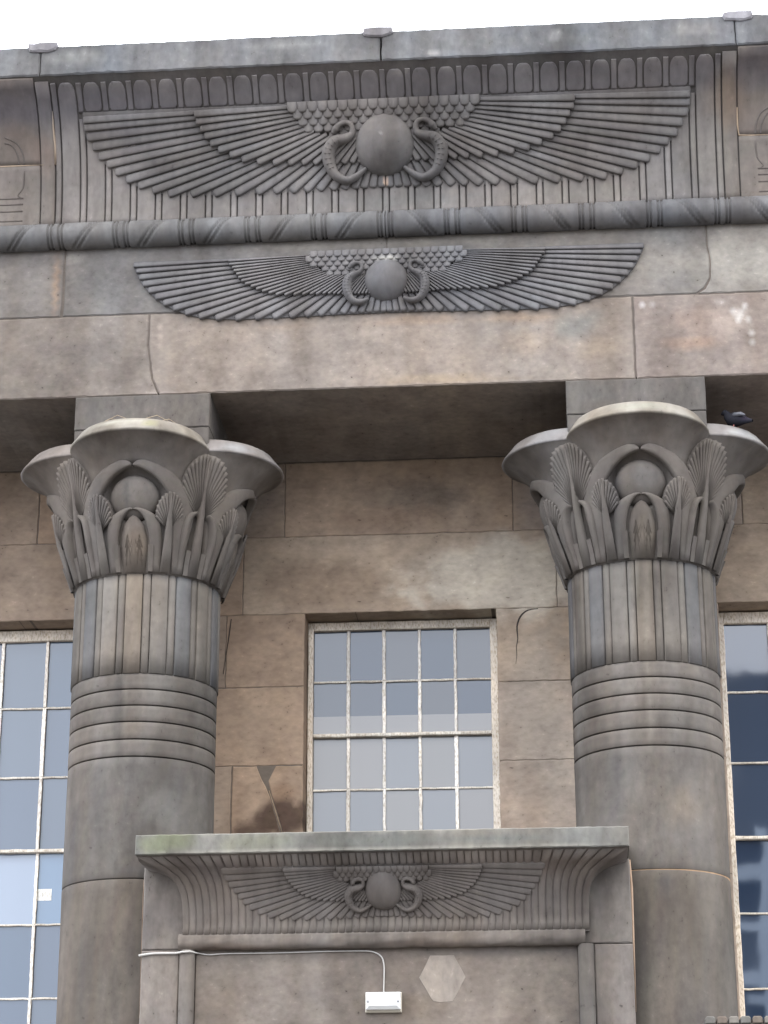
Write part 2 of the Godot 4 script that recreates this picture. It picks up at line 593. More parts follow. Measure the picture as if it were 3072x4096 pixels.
func capital(t: Node3D, x: float) -> void:
	cap_x = x
	var st := mb()
	var rows: Array = []
	var halves: Array = [[], []]
	for h in 2:
		var low := PackedVector3Array()
		for i in 145:
			var th := -PI / 2 + PI * h + PI * i / 144.0
			low.append(Vector3(x + sin(th) * .6, 7.9, CZ + cos(th) * .6))
		halves[h].append(low)
		for k in 46:
			var y := 7.9 + (9.06 - 7.9) * k / 45.0
			var r := PackedVector3Array()
			for i in 145:
				var th := -PI / 2 + PI * h + PI * i / 144.0
				var off := rad_to_deg(fposmod(th + PI / 4, PI / 2) - PI / 4)
				var d := Vector2(deg_to_rad(off) * CU, y - 8.6).length()
				var cut := .07 * (1.0 - smoothstep(.235, .26, d))
				var slot := (1.0 - smoothstep(1.6, 3.0, absf(45.0 - absf(off) - 5.6))) * (1.0 - smoothstep(.12, .16, absf(y - 8.29)))
				r.append(capmap(th * CU, y, -maxf(cut, .055 * slot)))
			halves[h].append(r)
	grid(st, halves[0], Vector3(0, 0, 1))
	grid(st, halves[1], Vector3(0, 0, -1))
	part(t, "bell", st, stone)
	# the four lips
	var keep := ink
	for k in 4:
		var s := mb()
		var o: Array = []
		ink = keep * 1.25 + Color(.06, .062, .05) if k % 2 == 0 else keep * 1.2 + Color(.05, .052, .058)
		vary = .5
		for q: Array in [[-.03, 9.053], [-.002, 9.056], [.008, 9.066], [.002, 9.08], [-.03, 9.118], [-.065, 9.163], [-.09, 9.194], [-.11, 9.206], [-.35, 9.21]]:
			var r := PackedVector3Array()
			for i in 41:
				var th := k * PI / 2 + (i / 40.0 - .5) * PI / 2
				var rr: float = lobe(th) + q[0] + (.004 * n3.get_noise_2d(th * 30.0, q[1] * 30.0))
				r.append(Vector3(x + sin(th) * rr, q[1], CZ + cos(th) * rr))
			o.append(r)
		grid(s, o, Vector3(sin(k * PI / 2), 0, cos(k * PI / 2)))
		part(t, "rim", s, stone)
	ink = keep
	vary = .3
	var m := capmap
	for k: float in [0.0, -90.0, 90.0]:
		# the arched sheath round the bud
		for mir: float in [-1.0, 1.0]:
			var s := mb()
			var A := smooth(deg([[34, 7.91], [38, 8.2], [40.5, 8.42], [39, 8.55], [34, 8.66], [23, 8.785], [9.5, 8.862], [3.5, 8.868], [.6, 8.845]], k, mir), 3)
			var B := smooth(deg([[28, 7.91], [26, 8.2], [24, 8.42], [22.6, 8.53], [20, 8.62], [13, 8.735], [6, 8.793], [2.5, 8.812], [.5, 8.82]], k, mir), 3)
			strip(s, A, B, pr([[0, -.3], [.03, .35], [.3, .66], [.7, .93], [.94, 1], [1.05, .9], [1.06, .6], [1.0, -.3]]), .058, m, 0.0)
			part(t, "sheath", s, stone)
			# its fan and the stem below
			var f := mb()
			var fc := deg([[22.5, 8.27]], k, mir)[0]
			palmette(f, fc, .13, .33, 7, m, .085, mir)
			palmette(f, fc, .13, .33, 7, m, .085, -mir)
			ribbon(f, deg([[22.5, 7.91], [22.5, 8.1], [22.3, 8.3], [22.2, 8.45], [22.2, 8.59]], k, mir), PackedFloat32Array([.05, .04, .027, .014, .005]), pr(ROUND), .025, m, .075)
			part(t, "small_fan", f, stone)
			# the little arch over the tongue
			var a := mb()
			strip(a, smooth(deg([[21, 7.91], [19.5, 8.15], [18, 8.3], [14.8, 8.39], [8.6, 8.44], [3, 8.462], [.3, 8.455]], k, mir), 3), smooth(deg([[10.6, 7.91], [10.8, 8.14], [10, 8.24], [7.6, 8.35], [4.6, 8.41], [2, 8.436], [.3, 8.438]], k, mir), 3), pr([[0, -.3], [.05, .5], [.4, .85], [.85, 1], [1.0, .9], [1.02, .5], [.98, -.3]]), .05, m, .006)
			part(t, "little_arch", a, stone)
			var c := mb()
			ribbon(c, deg([[11.8, 7.91], [11.8, 8.02], [11.6, 8.135]], k, mir), PackedFloat32Array([.024]), pr(FLAT), .07, m, .006, PackedFloat32Array(), -1)
			part(t, "foot_block", c, stone)
		var d := mb()
		var rr: Array = []
		for i in 11:
			var a := i / 10.0 * PI * .5
			var r := PackedVector3Array()
			for j in 33:
				var b := TAU * (j % 32) / 32.0
				r.append(capmap(deg_to_rad(k) * CU + cos(b) * sin(a) * .222, 8.56 + sin(b) * sin(a) * .205, cos(a) * .115 - .065))
			rr.append(r)
		grid(d, rr, Vector3(sin(deg_to_rad(k)), 0, cos(deg_to_rad(k))))
		part(t, "bud", d, stone)
		var g := mb()
		ink = keep * 1.08 + Color(.006, .003, .0)
		strip(g, deg([[-8.6, 7.91], [-9.4, 8.1], [-8.8, 8.22], [-6.5, 8.32], [-3, 8.38], [-.4, 8.4]], k), deg([[8.6, 7.91], [9.4, 8.1], [8.8, 8.22], [6.5, 8.32], [3, 8.38], [.4, 8.4]], k), pr(ROUND), .035, m, .004, PackedFloat32Array([1, 1, 1, .9, .7, .4]))
		var tongue := part(t, "tongue", g, stone)
		var z := mb()
		for row in 3:
			for e in 3:
				var x0 := -6.0 + e * 4.0
				var y0 := 8.17 - row * .045 + (.025 if e == 1 else 0.0)
				ribbon(z, deg([[x0 + .2, y0 - .05 * (1 + row * .6)], [x0 + 2.0, y0 + .06], [x0 + 3.8, y0 - .05 * (1 + row * .6)]], k), PackedFloat32Array([.003]), pr(ROUND), .006, m, .033)
		sub(tongue, "zigzag_carving", z, stone)
		ink = keep
	for k: float in [-45.0, 45.0]:
		var f := mb()
		var fc := deg([[k, 8.42]])[0]
		palmette(f, fc, .245, .6, 10, m, .052, 1.0)
		palmette(f, fc, .245, .6, 10, m, .052, -1.0)
		part(t, "palmette", f, stone)
		var s := mb()
		ribbon(s, deg([[k, 7.91], [k, 8.15], [k, 8.42], [k, 8.7], [k, 8.985]]), PackedFloat32Array([.058, .05, .034, .018, .006]), pr(ROUND), .04, m, .035)
		part(t, "stem", s, stone)
		for mir: float in [-1.0, 1.0]:
			var a := mb()
			ribbon(a, smooth(deg([[11.2, 7.91], [11.4, 8.12], [11, 8.3], [8.8, 8.42], [4.5, 8.47]], k, mir), 3), smoothf(PackedFloat32Array([.034, .04, .042, .036, .018]), 3), pr(ROUND), .075, m, .01)
			part(t, "side_leaf", a, stone)
			var c := mb()
			ribbon(c, deg([[6.2, 7.91], [6.4, 8.02], [6.2, 8.13]], k, mir), PackedFloat32Array([.028]), pr(FLAT), .055, m, .0, PackedFloat32Array(), -1)
			part(t, "foot_block", c, stone)

func column(x: float, label: String) -> void:
	var t := thing("column", label, "column", Vector3(x, 0, CZ), "papyrus columns carrying the beam")
	cap_x = x
	vary = .42
	ink = Color(0.125, 0.110, 0.094)
	var st := mb()
	lathe(st, PackedVector2Array([Vector2(.652, 0), Vector2(.652, 1.5), Vector2(.65, 3), Vector2(.65, 3.6), Vector2(.65, 4.0), Vector2(.65, 4.3), Vector2(.65, 4.6), Vector2(.65, 4.9), Vector2(.65, 5.1), Vector2(.65, 5.18), Vector2(.645, 5.188), Vector2(.6, 5.189)]), Vector3(x, 0, CZ), 96, 0, .006)
	part(t, "lower_drum", st, stone)
	ink = Color(0.123, 0.112, 0.100)
	st = mb()
	var pf := PackedVector2Array([Vector2(.6, 5.193), Vector2(.644, 5.194), Vector2(.65, 5.203)])
	for i in 13:
		pf.append(Vector2(.65, 5.26 + i * .0755))
	for q: Array in [[.65, 6.238], [.646, 6.242], [.62, 6.243]]:
		pf.append(Vector2(q[0], q[1]))
	lathe(st, pf, Vector3(x, 0, CZ), 96, 0, .004)
	part(t, "upper_drum", st, stone)
	ink = Color(0.044, 0.038, 0.033)
	st = mb()
	lathe(st, PackedVector2Array([Vector2(.625, 5.17), Vector2(.625, 5.21)]), Vector3(x, 0, CZ), 96)
	if x > 0.0:
		ink = Color(0.374, 0.250, 0.152)
		st = mb()
		lathe(st, PackedVector2Array([Vector2(.644, 5.17), Vector2(.646, 5.21)]), Vector3(x, 0, CZ), 96)
	part(t, "mortar_joint", st, stone)
	ink = Color(0.083, 0.075, 0.068)
	st = mb()
	lathe(st, PackedVector2Array([Vector2(.622, 6.2), Vector2(.622, 7.95)]), Vector3(x, 0, CZ), 96)
	part(t, "shaft_core", st, stone)
	var gy: Array = [6.248, 6.401, 6.557, 6.703, 6.848, 6.99]
	for i in 5:
		ink = Color(0.141, 0.126, 0.111) * (.95 + .1 * rng.randf())
		var y0: float = gy[i] + .005
		var y1: float = gy[i + 1] - (.005 if i < 4 else 0.0)
		st = mb()
		lathe(st, PackedVector2Array([Vector2(.625, y0), Vector2(.646, y0 + .001), Vector2(.65, y0 + .005), Vector2(.651, lerpf(y0, y1, .35)), Vector2(.651, lerpf(y0, y1, .7)), Vector2(.65, y1 - .005), Vector2(.646, y1 - .001), Vector2(.625, y1)]), Vector3(x, 0, CZ), 96)
		part(t, "neck_band", st, stone)
	for i in 18:
		var c := i * 20.0
		ink = (Color(0.156, 0.139, 0.120) if i % 2 else Color(0.129, 0.124, 0.120)) * (.92 + .16 * rng.randf())
		if i == 0:
			ink = Color(0.179, 0.154, 0.127)
		st = mb()
		ribbon(st, deg([[c, 6.992], [c, 7.2], [c, 7.5], [c, 7.75], [c, 7.93]]), PackedFloat32Array([deg_to_rad(6.75) * CU - .002]), pr([[0, -.3], [.01, .7], [.05, 1], [.3, 1.05], [.5, 1.08], [.7, 1.05], [.95, 1], [.99, .7], [1, -.3]]), .02, shaftmap, 0.0, PackedFloat32Array(), 0)
		part(t, "wide_reed", st, stone)
		ink = Color(0.156, 0.140, 0.122) * (.9 + .2 * rng.randf())
		st = mb()
		ribbon(st, deg([[c + 10, 6.992], [c + 10, 7.2], [c + 10, 7.5], [c + 10, 7.75], [c + 10, 7.93]]), PackedFloat32Array([deg_to_rad(3.25) * CU - .002]), pr(ROUND), .02, shaftmap)
		part(t, "narrow_reed", st, stone)
	ink = Color(0.130, 0.115, 0.101)
	capital(t, x)
	# the square block above
	ink = Color(0.123, 0.113, 0.103)
	st = mb()
	slab(st, x - .622, 9.315, x + .622, 9.643, .0, -1.24)
	part(t, "abacus_block", st, stone)
	st = mb()
	slab(st, x - .619, 9.1, x + .619, 9.311, -.003, -1.24)
	part(t, "abacus_block", st, stone)

func window(label: String, x0: float, x1: float, ytop: float, ybot: float, xs: Array, ys: Array, rail: int, zf: float, glass: Array, group: String, pale: Array = [], glare: Array = []) -> Node3D:
	var t := thing("window", label, "window", Vector3((x0 + x1) / 2, ybot, zf), group)
	ink = Color(.72, .66, .58)
	vary = .3
	var st := mb()
	slab(st, x0, ybot, xs[0], ytop, zf, zf - .12, .006, .12, .005)
	part(t, "frame_stile", st, paint)
	st = mb()
	slab(st, xs[xs.size() - 1], ybot, x1, ytop, zf, zf - .12, .006, .12, .005)
	part(t, "frame_stile", st, paint)
	st = mb()
	slab(st, xs[0], ys[0], xs[xs.size() - 1], ytop, zf - .004, zf - .12, .006, .12, .004)
	part(t, "frame_head", st, paint)
	for i in range(1, xs.size() - 1):
		for j in ys.size() - 1:
			st = mb()
			ink = Color(.85, .82, .77) * (.7 + .45 * rng.randf())
			var w := .0125 + .006 * rng.randf()
			var y1: float = ys[j] - (.014 if j == rail else .0)
			var y0: float = ys[j + 1] + (.016 if j + 1 == rail else .009)
			slab(st, xs[i] - w, y0, xs[i] + w, y1, zf - (.03 if j < rail else .05), zf - .09, .004, .05, .006)
			part(t, "glazing_bar", st, paint)
	for j in range(1, ys.size() - 1):
		st = mb()
		ink = Color(.8, .76, .69) * (.75 + .3 * rng.randf())
		if j == rail:
			slab(st, xs[0], ys[j] - .016, xs[xs.size() - 1], ys[j] + .016, zf - .012, zf - .1, .006, .08, .006)
			part(t, "meeting_rail", st, paint)
		else:
			slab(st, xs[0], ys[j] - .009, xs[xs.size() - 1], ys[j] + .009, zf - (.034 if j < rail else .054), zf - .09, .004, .05, .006)
			part(t, "glazing_bar", st, paint)
	for i in xs.size() - 1:
		for j in ys.size() - 1:
			var z := zf - (.06 if j < rail else .078)
			var p := MeshInstance3D.new()
			p.name = "pane"
			var bm := BoxMesh.new()
			bm.size = Vector3(xs[i + 1] - xs[i], ys[j] - ys[j + 1], .004)
			p.mesh = bm
			p.material_override = glass[rng.randi() % glass.size()] if pale.is_empty() or j < rail else pale[rng.randi() % pale.size()]
			if glare.size() and j == rail and i >= xs.size() - 4:
				p.material_override = glare[i % 2]  # bright reflection painted as paler glass below the rail
			t.add_child(p, true)
			if pale.size() and j == rail - 1:
				var o := MeshInstance3D.new()
				var om := BoxMesh.new()
				o.name = "obscured_strip"
				om.size = Vector3(xs[i + 1] - xs[i], .19, .003)
				o.mesh = om
				o.material_override = pale[1]
				t.add_child(o, true)
				o.position = Vector3((xs[i] + xs[i + 1]) / 2, ys[j + 1] + .1, z + .006) - t.position
			p.position = Vector3((xs[i] + xs[i + 1]) / 2, (ys[j] + ys[j + 1]) / 2, z) - t.position
			p.rotation = Vector3(rng.randf_range(-.012, .012), rng.randf_range(-.014, .014), 0)
	return t

func _ready() -> void:
	# ------------------------------------------------ camera, sky, sun, exposure
	var cam := Camera3D.new()
	cam.name = "camera"
	add_child(cam)
	var pitch := deg_to_rad(20.1)
	var yaw := deg_to_rad(-4.63)
	var fw := Vector3(sin(yaw) * cos(pitch), sin(pitch), -cos(yaw) * cos(pitch))
	var ri := Vector3(cos(yaw), 0, sin(yaw))
	var up := ri.cross(fw)
	var ro := deg_to_rad(-.1)
	cam.transform = Transform3D(Basis(ri * cos(ro) + up * sin(ro), up * cos(ro) - ri * sin(ro), -fw), Vector3(1.48, 1.6, 18.617))
	cam.fov = 25.778
	cam.far = 400.0
	cam.current = true
	var env := Environment.new()
	var sky := Sky.new()
	var sm := ProceduralSkyMaterial.new()
	sm.sky_top_color = Color(.87, .885, .915)
	sm.sky_horizon_color = Color(.57, .59, .635)
	sm.sky_curve = .3
	sm.ground_bottom_color = Color(.3, .29, .28)
	sm.ground_horizon_color = Color(.6, .6, .6)
	sm.sky_energy_multiplier = 2.4
	sm.sky_cover = noise_tex(.022, 5, Color(0, 0, 0), Color(1, .99, .97), 512, 41)
	sm.sky_cover_modulate = Color(.42, .41, .4)
	sky.sky_material = sm
	env.background_mode = Environment.BG_SKY
	env.sky = sky
	env.tonemap_mode = Environment.TONE_MAPPER_LINEAR
	env.tonemap_exposure = 1.6
	env.sdfgi_enabled = true
	env.ssao_enabled = true
	env.ssil_enabled = true
	var we := WorldEnvironment.new()
	we.name = "world_environment"
	we.environment = env
	add_child(we)
	var sun := DirectionalLight3D.new()
	sun.name = "sun"
	sun.light_energy = .45
	sun.light_color = Color(1, .97, .92)
	sun.light_angular_distance = 25.0
	sun.shadow_enabled = true
	add_child(sun)
	sun.look_at_from_position(Vector3(5, 13, 9), Vector3.ZERO)

	rng.seed = 11
	n1.seed = 3; n1.frequency = .55; n1.fractal_octaves = 4
	n2.seed = 8; n2.frequency = 2.2; n2.fractal_octaves = 3
	n3.seed = 21; n3.frequency = 5.0; n3.fractal_octaves = 3
	# ------------------------------------------------ materials
	var grain := noise_tex(.012, 6, Color(.42, .41, .4), Color(1, 1, 1), 1024, 5)
	flecks(grain, .86)
	var blot := noise_tex(.008, 5, Color(.84, .83, .825), Color(1, .99, .97), 1024, 17, FastNoiseLite.TYPE_SIMPLEX_SMOOTH, Color(.93, .922, .915))
	var relief := noise_tex(.014, 4, Color.BLACK, Color(0, 0, 0, 0), 1024, 31)
	stone = stone_mat(grain, relief, blot, Vector3(.9, .7, .9), Vector3(.7, .16, .7), .09)
	bedded = stone_mat(grain, relief, blot, Vector3(.7, 1.2, .7), Vector3(.25, .35, .25), .08)
	var rough_tex := noise_tex(.014, 6, Color(.36, .34, .33), Color(1, 1, 1), 1024, 6)
	flecks(rough_tex, .84)
	var rough_st := stone_mat(rough_tex, relief, blot, Vector3(.7, .9, .7), Vector3(.3, .33, .3), .13)
	paint = stone_mat(noise_tex(.03, 5, Color(.68, .63, .56), Color(1, 1, .99), 512, 9, FastNoiseLite.TYPE_SIMPLEX_SMOOTH, Color(.93, .92, .9)), relief, blot, Vector3(3, 1.2, 3), Vector3(1, .3, 1), .1, .6)
	var asphalt := stone_mat(grain, relief, blot, Vector3(1, 1, 1), Vector3(.1, .1, .1), .4)
	var wavy := noise_tex(.006, 2, Color.BLACK, Color(0, 0, 0, 0), 256, 77)
	wavy.as_normal_map = true
	wavy.bump_strength = 1.2
	var panes: Array = []
	for c: Color in [Color(.21, .24, .28), Color(.24, .265, .295), Color(.185, .23, .28), Color(.25, .265, .285), Color(.17, .215, .27)]:
		panes.append(glass_mat(c, .5, wavy))
	var sky_panes: Array = []
	for c: Color in [Color(.27, .31, .36), Color(.3, .335, .375), Color(.25, .3, .355), Color(.31, .33, .36)]:
		sky_panes.append(glass_mat(c, .52, wavy))
	var milky: Array = []
	for c: Color in [Color(.4, .405, .41), Color(.425, .42, .412), Color(.385, .395, .405), Color(.41, .408, .4)]:
		milky.append(glass_mat(c, .5, wavy))
	var bright: Array = [glass_mat(Color(.44, .48, .53), .55, wavy), glass_mat(Color(.36, .43, .5), .52, wavy)]  # pale reflection in the lower sash, put into the glass colour
	var dark: Array = [glass_mat(Color(.1, .15, .22), .6, wavy), glass_mat(Color(.13, .18, .25), .6, wavy), glass_mat(Color(.16, .2, .26), .6, wavy)]

	# ------------------------------------------------ ground
	ink = Color(.3, .29, .28)
	var st := mb()
	grid(st, [PackedVector3Array([Vector3(-200, 0, -200), Vector3(200, 0, -200)]), PackedVector3Array([Vector3(-200, 0, 200), Vector3(200, 0, 200)])], Vector3.UP, -1)
	part(null, "ground", st, asphalt).set_meta("kind", "structure")
	st = mb()
	slab(st, -30, .004, 30, .13, 5.0, 1.0, .01, 2.0, 0.0)
	part(null, "pavement", st, asphalt).set_meta("kind", "structure")
	ink = Color(.06, .06, .06)
	st = mb()
	grid(st, [PackedVector3Array([Vector3(-60, .006, 5), Vector3(60, .006, 5)]), PackedVector3Array([Vector3(-60, .006, 14), Vector3(60, .006, 14)])], Vector3.UP, -1)
	part(null, "road", st, asphalt).set_meta("kind", "structure")

	# ------------------------------------------------ room behind the windows
	ink = Color(.1, .1, .1)
	for q: Array in [[-7, 0, 7, 11.2, -6, -6.2], [-7, 9.7, 7, 11.1, -1.83, -6], [-7, 0, 7, .2, -2.3, -6], [-7, .2, -6.8, 9.7, -2.3, -6], [6.8, .2, 7, 9.7, -2.3, -6]]:
		st = mb()
		slab(st, q[0], q[1], q[2], q[3], q[4], q[5], .01, 2.0, 0.0)
		part(null, "room_wall", st, bedded).set_meta("kind", "structure")

	# ------------------------------------------------ the wall behind the columns
	var wall := thing("window_wall", "brown sandstone wall of large blocks set back behind the columns", "wall", Vector3(0, 0, -1.82))
	ink = Color(.17, .14, .115)
	for q: Array in [[-6.5, 8.09, 6.5, 9.68], [-3.0, 0, -.95, 8.09], [.92, 0, 3.0, 8.09], [-.95, 0, .92, 5.6], [-6.5, 0, -5.85, 8.09], [5.85, 0, 6.5, 8.09], [-5.85, 0, -3, 2.4], [3, 0, 5.85, 2.4]]:
		st = mb()
		slab(st, q[0], q[1], q[2], q[3], -1.827, -2.28, .004, 1.0, 0.0)
		part(wall, "mortar_bed", st, bedded)
	stains = [
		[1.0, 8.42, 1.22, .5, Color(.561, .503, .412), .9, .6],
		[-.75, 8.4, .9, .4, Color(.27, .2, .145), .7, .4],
		[.1, 9.25, .6, .25, Color(.140, .124, .109), .5, .2], [-.3, 9.05, .7, .2, Color(.330, .231, .165), .5, .2],
		[-1.13, 6.1, .29, .22, Color(.085, .056, .042), .95, .6], [-1.4, 5.97, .22, .13, Color(.1, .066, .048), .9, .5], [-1.15, 6.33, .2, .12, Color(.3, .19, .12), .5, .2],
		[-1.4, 7.0, .5, .5, Color(.380, .289, .214), .5, .2], [1.3, 7.0, .5, 1.2, Color(.363, .322, .272), .6, .3],
		[-1.5, 9.3, .5, .5, Color(.165, .148, .135), .5, .2], [1.35, 9.2, .3, .5, Color(.198, .173, .165), .5, .3],
	]
	var tones: Array = [Color(0.365, 0.275, 0.201), Color(0.357, 0.263, 0.190), Color(0.402, 0.316, 0.236), Color(0.321, 0.249, 0.190), Color(0.383, 0.310, 0.247)]
	var G := .003
	var bl: Array = [
		[-1.15, 8.874, 1.08, 9.64, 0], [-1.95, 8.874, -1.15, 9.64, 3], [1.08, 8.874, 2.2, 9.64, 3], [-3.6, 8.874, -1.95, 9.64, 1], [2.2, 8.874, 3.285, 9.64, 4], [3.285, 8.874, 5, 9.64, 2], [5, 8.874, 6.5, 9.64, 1], [-5.2, 8.874, -3.6, 9.64, 3], [-6.5, 8.874, -5.2, 9.64, 1],
		[-1.548, 8.087, 1.483, 8.87, 2], [-2.4, 8.087, -1.548, 8.87, 1], [1.483, 8.087, 2.9, 8.87, 4], [-4.6, 8.087, -2.4, 8.87, 3], [-6.5, 8.087, -4.6, 8.87, 1], [2.95, 8.087, 5.1, 8.87, 2], [5.1, 8.087, 6.5, 8.87, 0],
		[-1.7, 7.363, -.94, 8.083, 1], [-3.0, 7.363, -1.7, 8.083, 3], [-3.0, 6.598, -.94, 7.359, 1], [.9, 7.363, 1.72, 8.083, 2], [1.72, 7.363, 3.005, 8.083, 4], [.9, 6.598, 3.005, 7.359, 4], [.9, 5.5, 3.005, 6.594, 4],
		[-3.0, 2.5, -1.62, 6.594, 3], [1.62, 2.5, 3.005, 5.5, 4], [-3.0, 0, 3.005, 2.496, 1]]
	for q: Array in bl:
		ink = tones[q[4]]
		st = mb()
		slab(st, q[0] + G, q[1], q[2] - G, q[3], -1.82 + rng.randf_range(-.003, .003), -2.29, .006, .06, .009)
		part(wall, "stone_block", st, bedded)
	# cracked stone beside the window, its cement patch
	ink = tones[1]
	st = mb()
	block(st, PackedVector2Array([Vector2(-1.615, 5.5), Vector2(-1.115, 5.5), Vector2(-1.135, 5.92), Vector2(-1.19, 6.1), Vector2(-1.27, 6.35), Vector2(-1.33, 6.47), Vector2(-1.385, 6.594), Vector2(-1.615, 6.594)]), -1.82, -2.29, .009, .05, .008)
	part(wall, "stone_block", st, bedded)
	st = mb()
	block(st, PackedVector2Array([Vector2(-1.095, 5.5), Vector2(-.943, 5.5), Vector2(-.943, 6.594), Vector2(-1.205, 6.594), Vector2(-1.215, 6.57), Vector2(-1.272, 6.455), Vector2(-1.255, 6.36), Vector2(-1.168, 6.1), Vector2(-1.115, 5.92)]), -1.822, -2.29, .009, .05, .008)
	part(wall, "stone_block", st, bedded)
	stains = []
	ink = Color(.21, .225, .235)
	st = mb()
	block(st, PackedVector2Array([Vector2(-1.358, 6.59), Vector2(-1.21, 6.59), Vector2(-1.232, 6.53), Vector2(-1.285, 6.45)]), -1.829, -1.9, .002, .05, .004)
	part(wall, "cement_patch", st, bedded)
	ink = Color(.3, .22, .15)
	st = mb()
	ribbon(st, PackedVector2Array([Vector2(-1.262, 6.36), Vector2(-1.178, 6.1), Vector2(-1.122, 5.92)]), PackedFloat32Array([.007]), pr(ROUND), .012, func(u, v, h): return Vector3(u, v, -1.835 + h))
	part(wall, "crack_mortar", st, bedded)
	# crack right of the window: a dark split filled with grit
	ink = Color(.05, .043, .037)
	st = mb()
	ribbon(st, smooth(PackedVector2Array([Vector2(1.3, 8.075), Vector2(1.2, 8.06), Vector2(1.13, 8.0), Vector2(1.095, 7.9), Vector2(1.1, 7.78), Vector2(1.085, 7.7), Vector2(1.087, 7.62), Vector2(1.075, 7.53)]), 3), smoothf(PackedFloat32Array([.004, .007, .009, .008, .005, .004, .003, .0015]), 3), pr(ROUND), .004, func(u, v, h): return Vector3(u, v, -1.8185 + h))
	part(wall, "crack", st, bedded)
	st = mb()
	ribbon(st, PackedVector2Array([Vector2(-1.655, 8.05), Vector2(-1.67, 7.9), Vector2(-1.69, 7.75), Vector2(-1.72, 7.5)]), PackedFloat32Array([.004, .005, .004, .003]), pr(ROUND), .004, func(u, v, h): return Vector3(u, v, -1.8175 + h))
	part(wall, "crack", st, bedded)

	# ------------------------------------------------ the beam on the columns
	var beam := thing("architrave", "long stone beam of two courses resting on both column heads", "beam", Vector3(0, 9.643, 0))
	stains = [
		[2.9, 10.2, .5, .22, Color(.34, .25, .2), .55, .2], [2.75, 9.98, .4, .1, Color(.38, .26, .19), .5, .2],
		[3.1, 10.2, .4, .2, Color(.38, .335, .3), .45, .1], [3.2, 10.22, .05, .09, Color(.55, .53, .5), .8, .3], [3.26, 10.3, .035, .1, Color(.55, .53, .5), .7, .2], [3.15, 10.28, .03, .06, Color(.5, .48, .45), .7, .2], [3.31, 10.0, .02, .16, Color(.5, .48, .45), .7, .2], [3.28, 10.16, .015, .1, Color(.52, .5, .46), .7, .2], [3.12, 10.4, .22, .018, Color(.48, .46, .43), .7, .2], [3.05, 10.36, .1, .02, Color(.46, .44, .42), .6, .2], [2.34, 10.35, .02, .06, Color(.55, .53, .52), .8, .2], [2.41, 10.37, .03, .02, Color(.52, .5, .49), .7, .2], [2.37, 10.2, .012, .08, Color(.45, .43, .41), .6, .2], [2.3, 10.05, .01, .1, Color(.45, .42, .4), .6, .2],
		[1.75, 10.2, .3, .2, Color(.17, .175, .165), .7, .2], [1.95, 9.95, .3, .15, Color(.3, .24, .18), .5, .2],
		[1.2, 10.3, .5, .09, Color(.33, .24, .17), .6, .2], [.3, 10.3, .6, .06, Color(.31, .23, .17), .6, .2], [-.9, 10.28, .3, .06, Color(.29, .23, .18), .5, .2],
		[.6, 9.7, .8, .08, Color(.33, .26, .18), .6, .2], [-3.0, 10.15, .5, .12, Color(.15, .13, .12), .55, .2], [-2.6, 9.85, .5, .12, Color(.16, .135, .12), .4, .2],
		[-3.4, 9.75, .4, .12, Color(.14, .125, .11), .5, .2], [-.2, 10.08, .5, .12, Color(.17, .15, .135), .5, .2], [1.2, 10.05, .4, .2, Color(.31, .245, .19), .5, .2],
		[-2.05, 9.66, .2, .03, Color(.42, .37, .33), .7, .3], [-2.1, 10.25, .02, .15, Color(.45, .38, .33), .6, .3],
		[3.3, 10.75, .7, .3, Color(.3, .285, .255), .75, .3], [2.45, 10.85, .5, .25, Color(.25, .23, .205), .6, .3], [2.3, 10.55, .5, .1, Color(.22, .2, .185), .5, .3], [0, 11.1, 2.5, .06, Color(.25, .23, .2), .55, .3],
		[-2.7, 10.8, .35, .3, Color(.12, .118, .115), .6, .2], [-3.1, 10.75, .04, .4, Color(.33, .23, .16), .6, .3], [-2.9, 11.06, .2, .04, Color(.32, .3, .27), .6, .3],
		[0, 9.62, 7, .05, Color(.26, .215, .18), .3, .5]]
	var lower: Array = [
		[[-6.5, 9.645], [-4.2, 9.645], [-4.2, 10.458], [-6.5, 10.458]],
		[[-4.194, 9.645], [-2.1, 9.645], [-2.115, 9.68], [-2.165, 9.8], [-2.185, 9.95], [-2.215, 10.15], [-2.21, 10.3], [-2.21, 10.458], [-4.194, 10.458]],
		[[-2.085, 9.645], [2.243, 9.645], [2.243, 10.458], [-2.2, 10.458], [-2.2, 10.3], [-2.203, 10.15], [-2.175, 9.95], [-2.153, 9.8], [-2.1, 9.68]],
		[[2.257, 9.645], [4.6, 9.645], [4.6, 10.458], [2.257, 10.458]], [[4.606, 9.645], [6.5, 9.645], [6.5, 10.458], [4.606, 10.458]]]
	var upper: Array = [
		[[-6.5, 10.466], [-5, 10.466], [-5, 11.17], [-6.5, 11.17]], [[-4.994, 10.466], [-3.05, 10.466], [-3.035, 10.6], [-3.04, 10.9], [-3.035, 11.17], [-4.994, 11.17]],
		[[-3.025, 10.466], [-.002, 10.466], [-.002, 11.17], [-3.02, 11.17], [-3.022, 10.9], [-3.015, 10.6]],
		[[.002, 10.466], [2.83, 10.466], [2.9, 10.52], [2.955, 10.62], [2.965, 10.8], [2.945, 10.95], [2.945, 11.17], [.002, 11.17]],
		[[2.85, 10.466], [4.9, 10.466], [4.9, 11.17], [2.957, 11.17], [2.957, 10.95], [2.977, 10.8], [2.967, 10.61], [2.915, 10.51]], [[4.906, 10.466], [6.5, 10.466], [6.5, 11.17], [4.906, 11.17]]]
	var bt: Array = [Color(.225, .195, .168), Color(.215, .187, .163), Color(.24, .206, .178), Color(.232, .195, .172), Color(.22, .19, .165)]
	var ut: Array = [Color(.18, .165, .15), Color(.175, .16, .147), Color(.165, .155, .146), Color(.185, .172, .157), Color(.235, .22, .2), Color(.2, .185, .165)]
	vary = .3
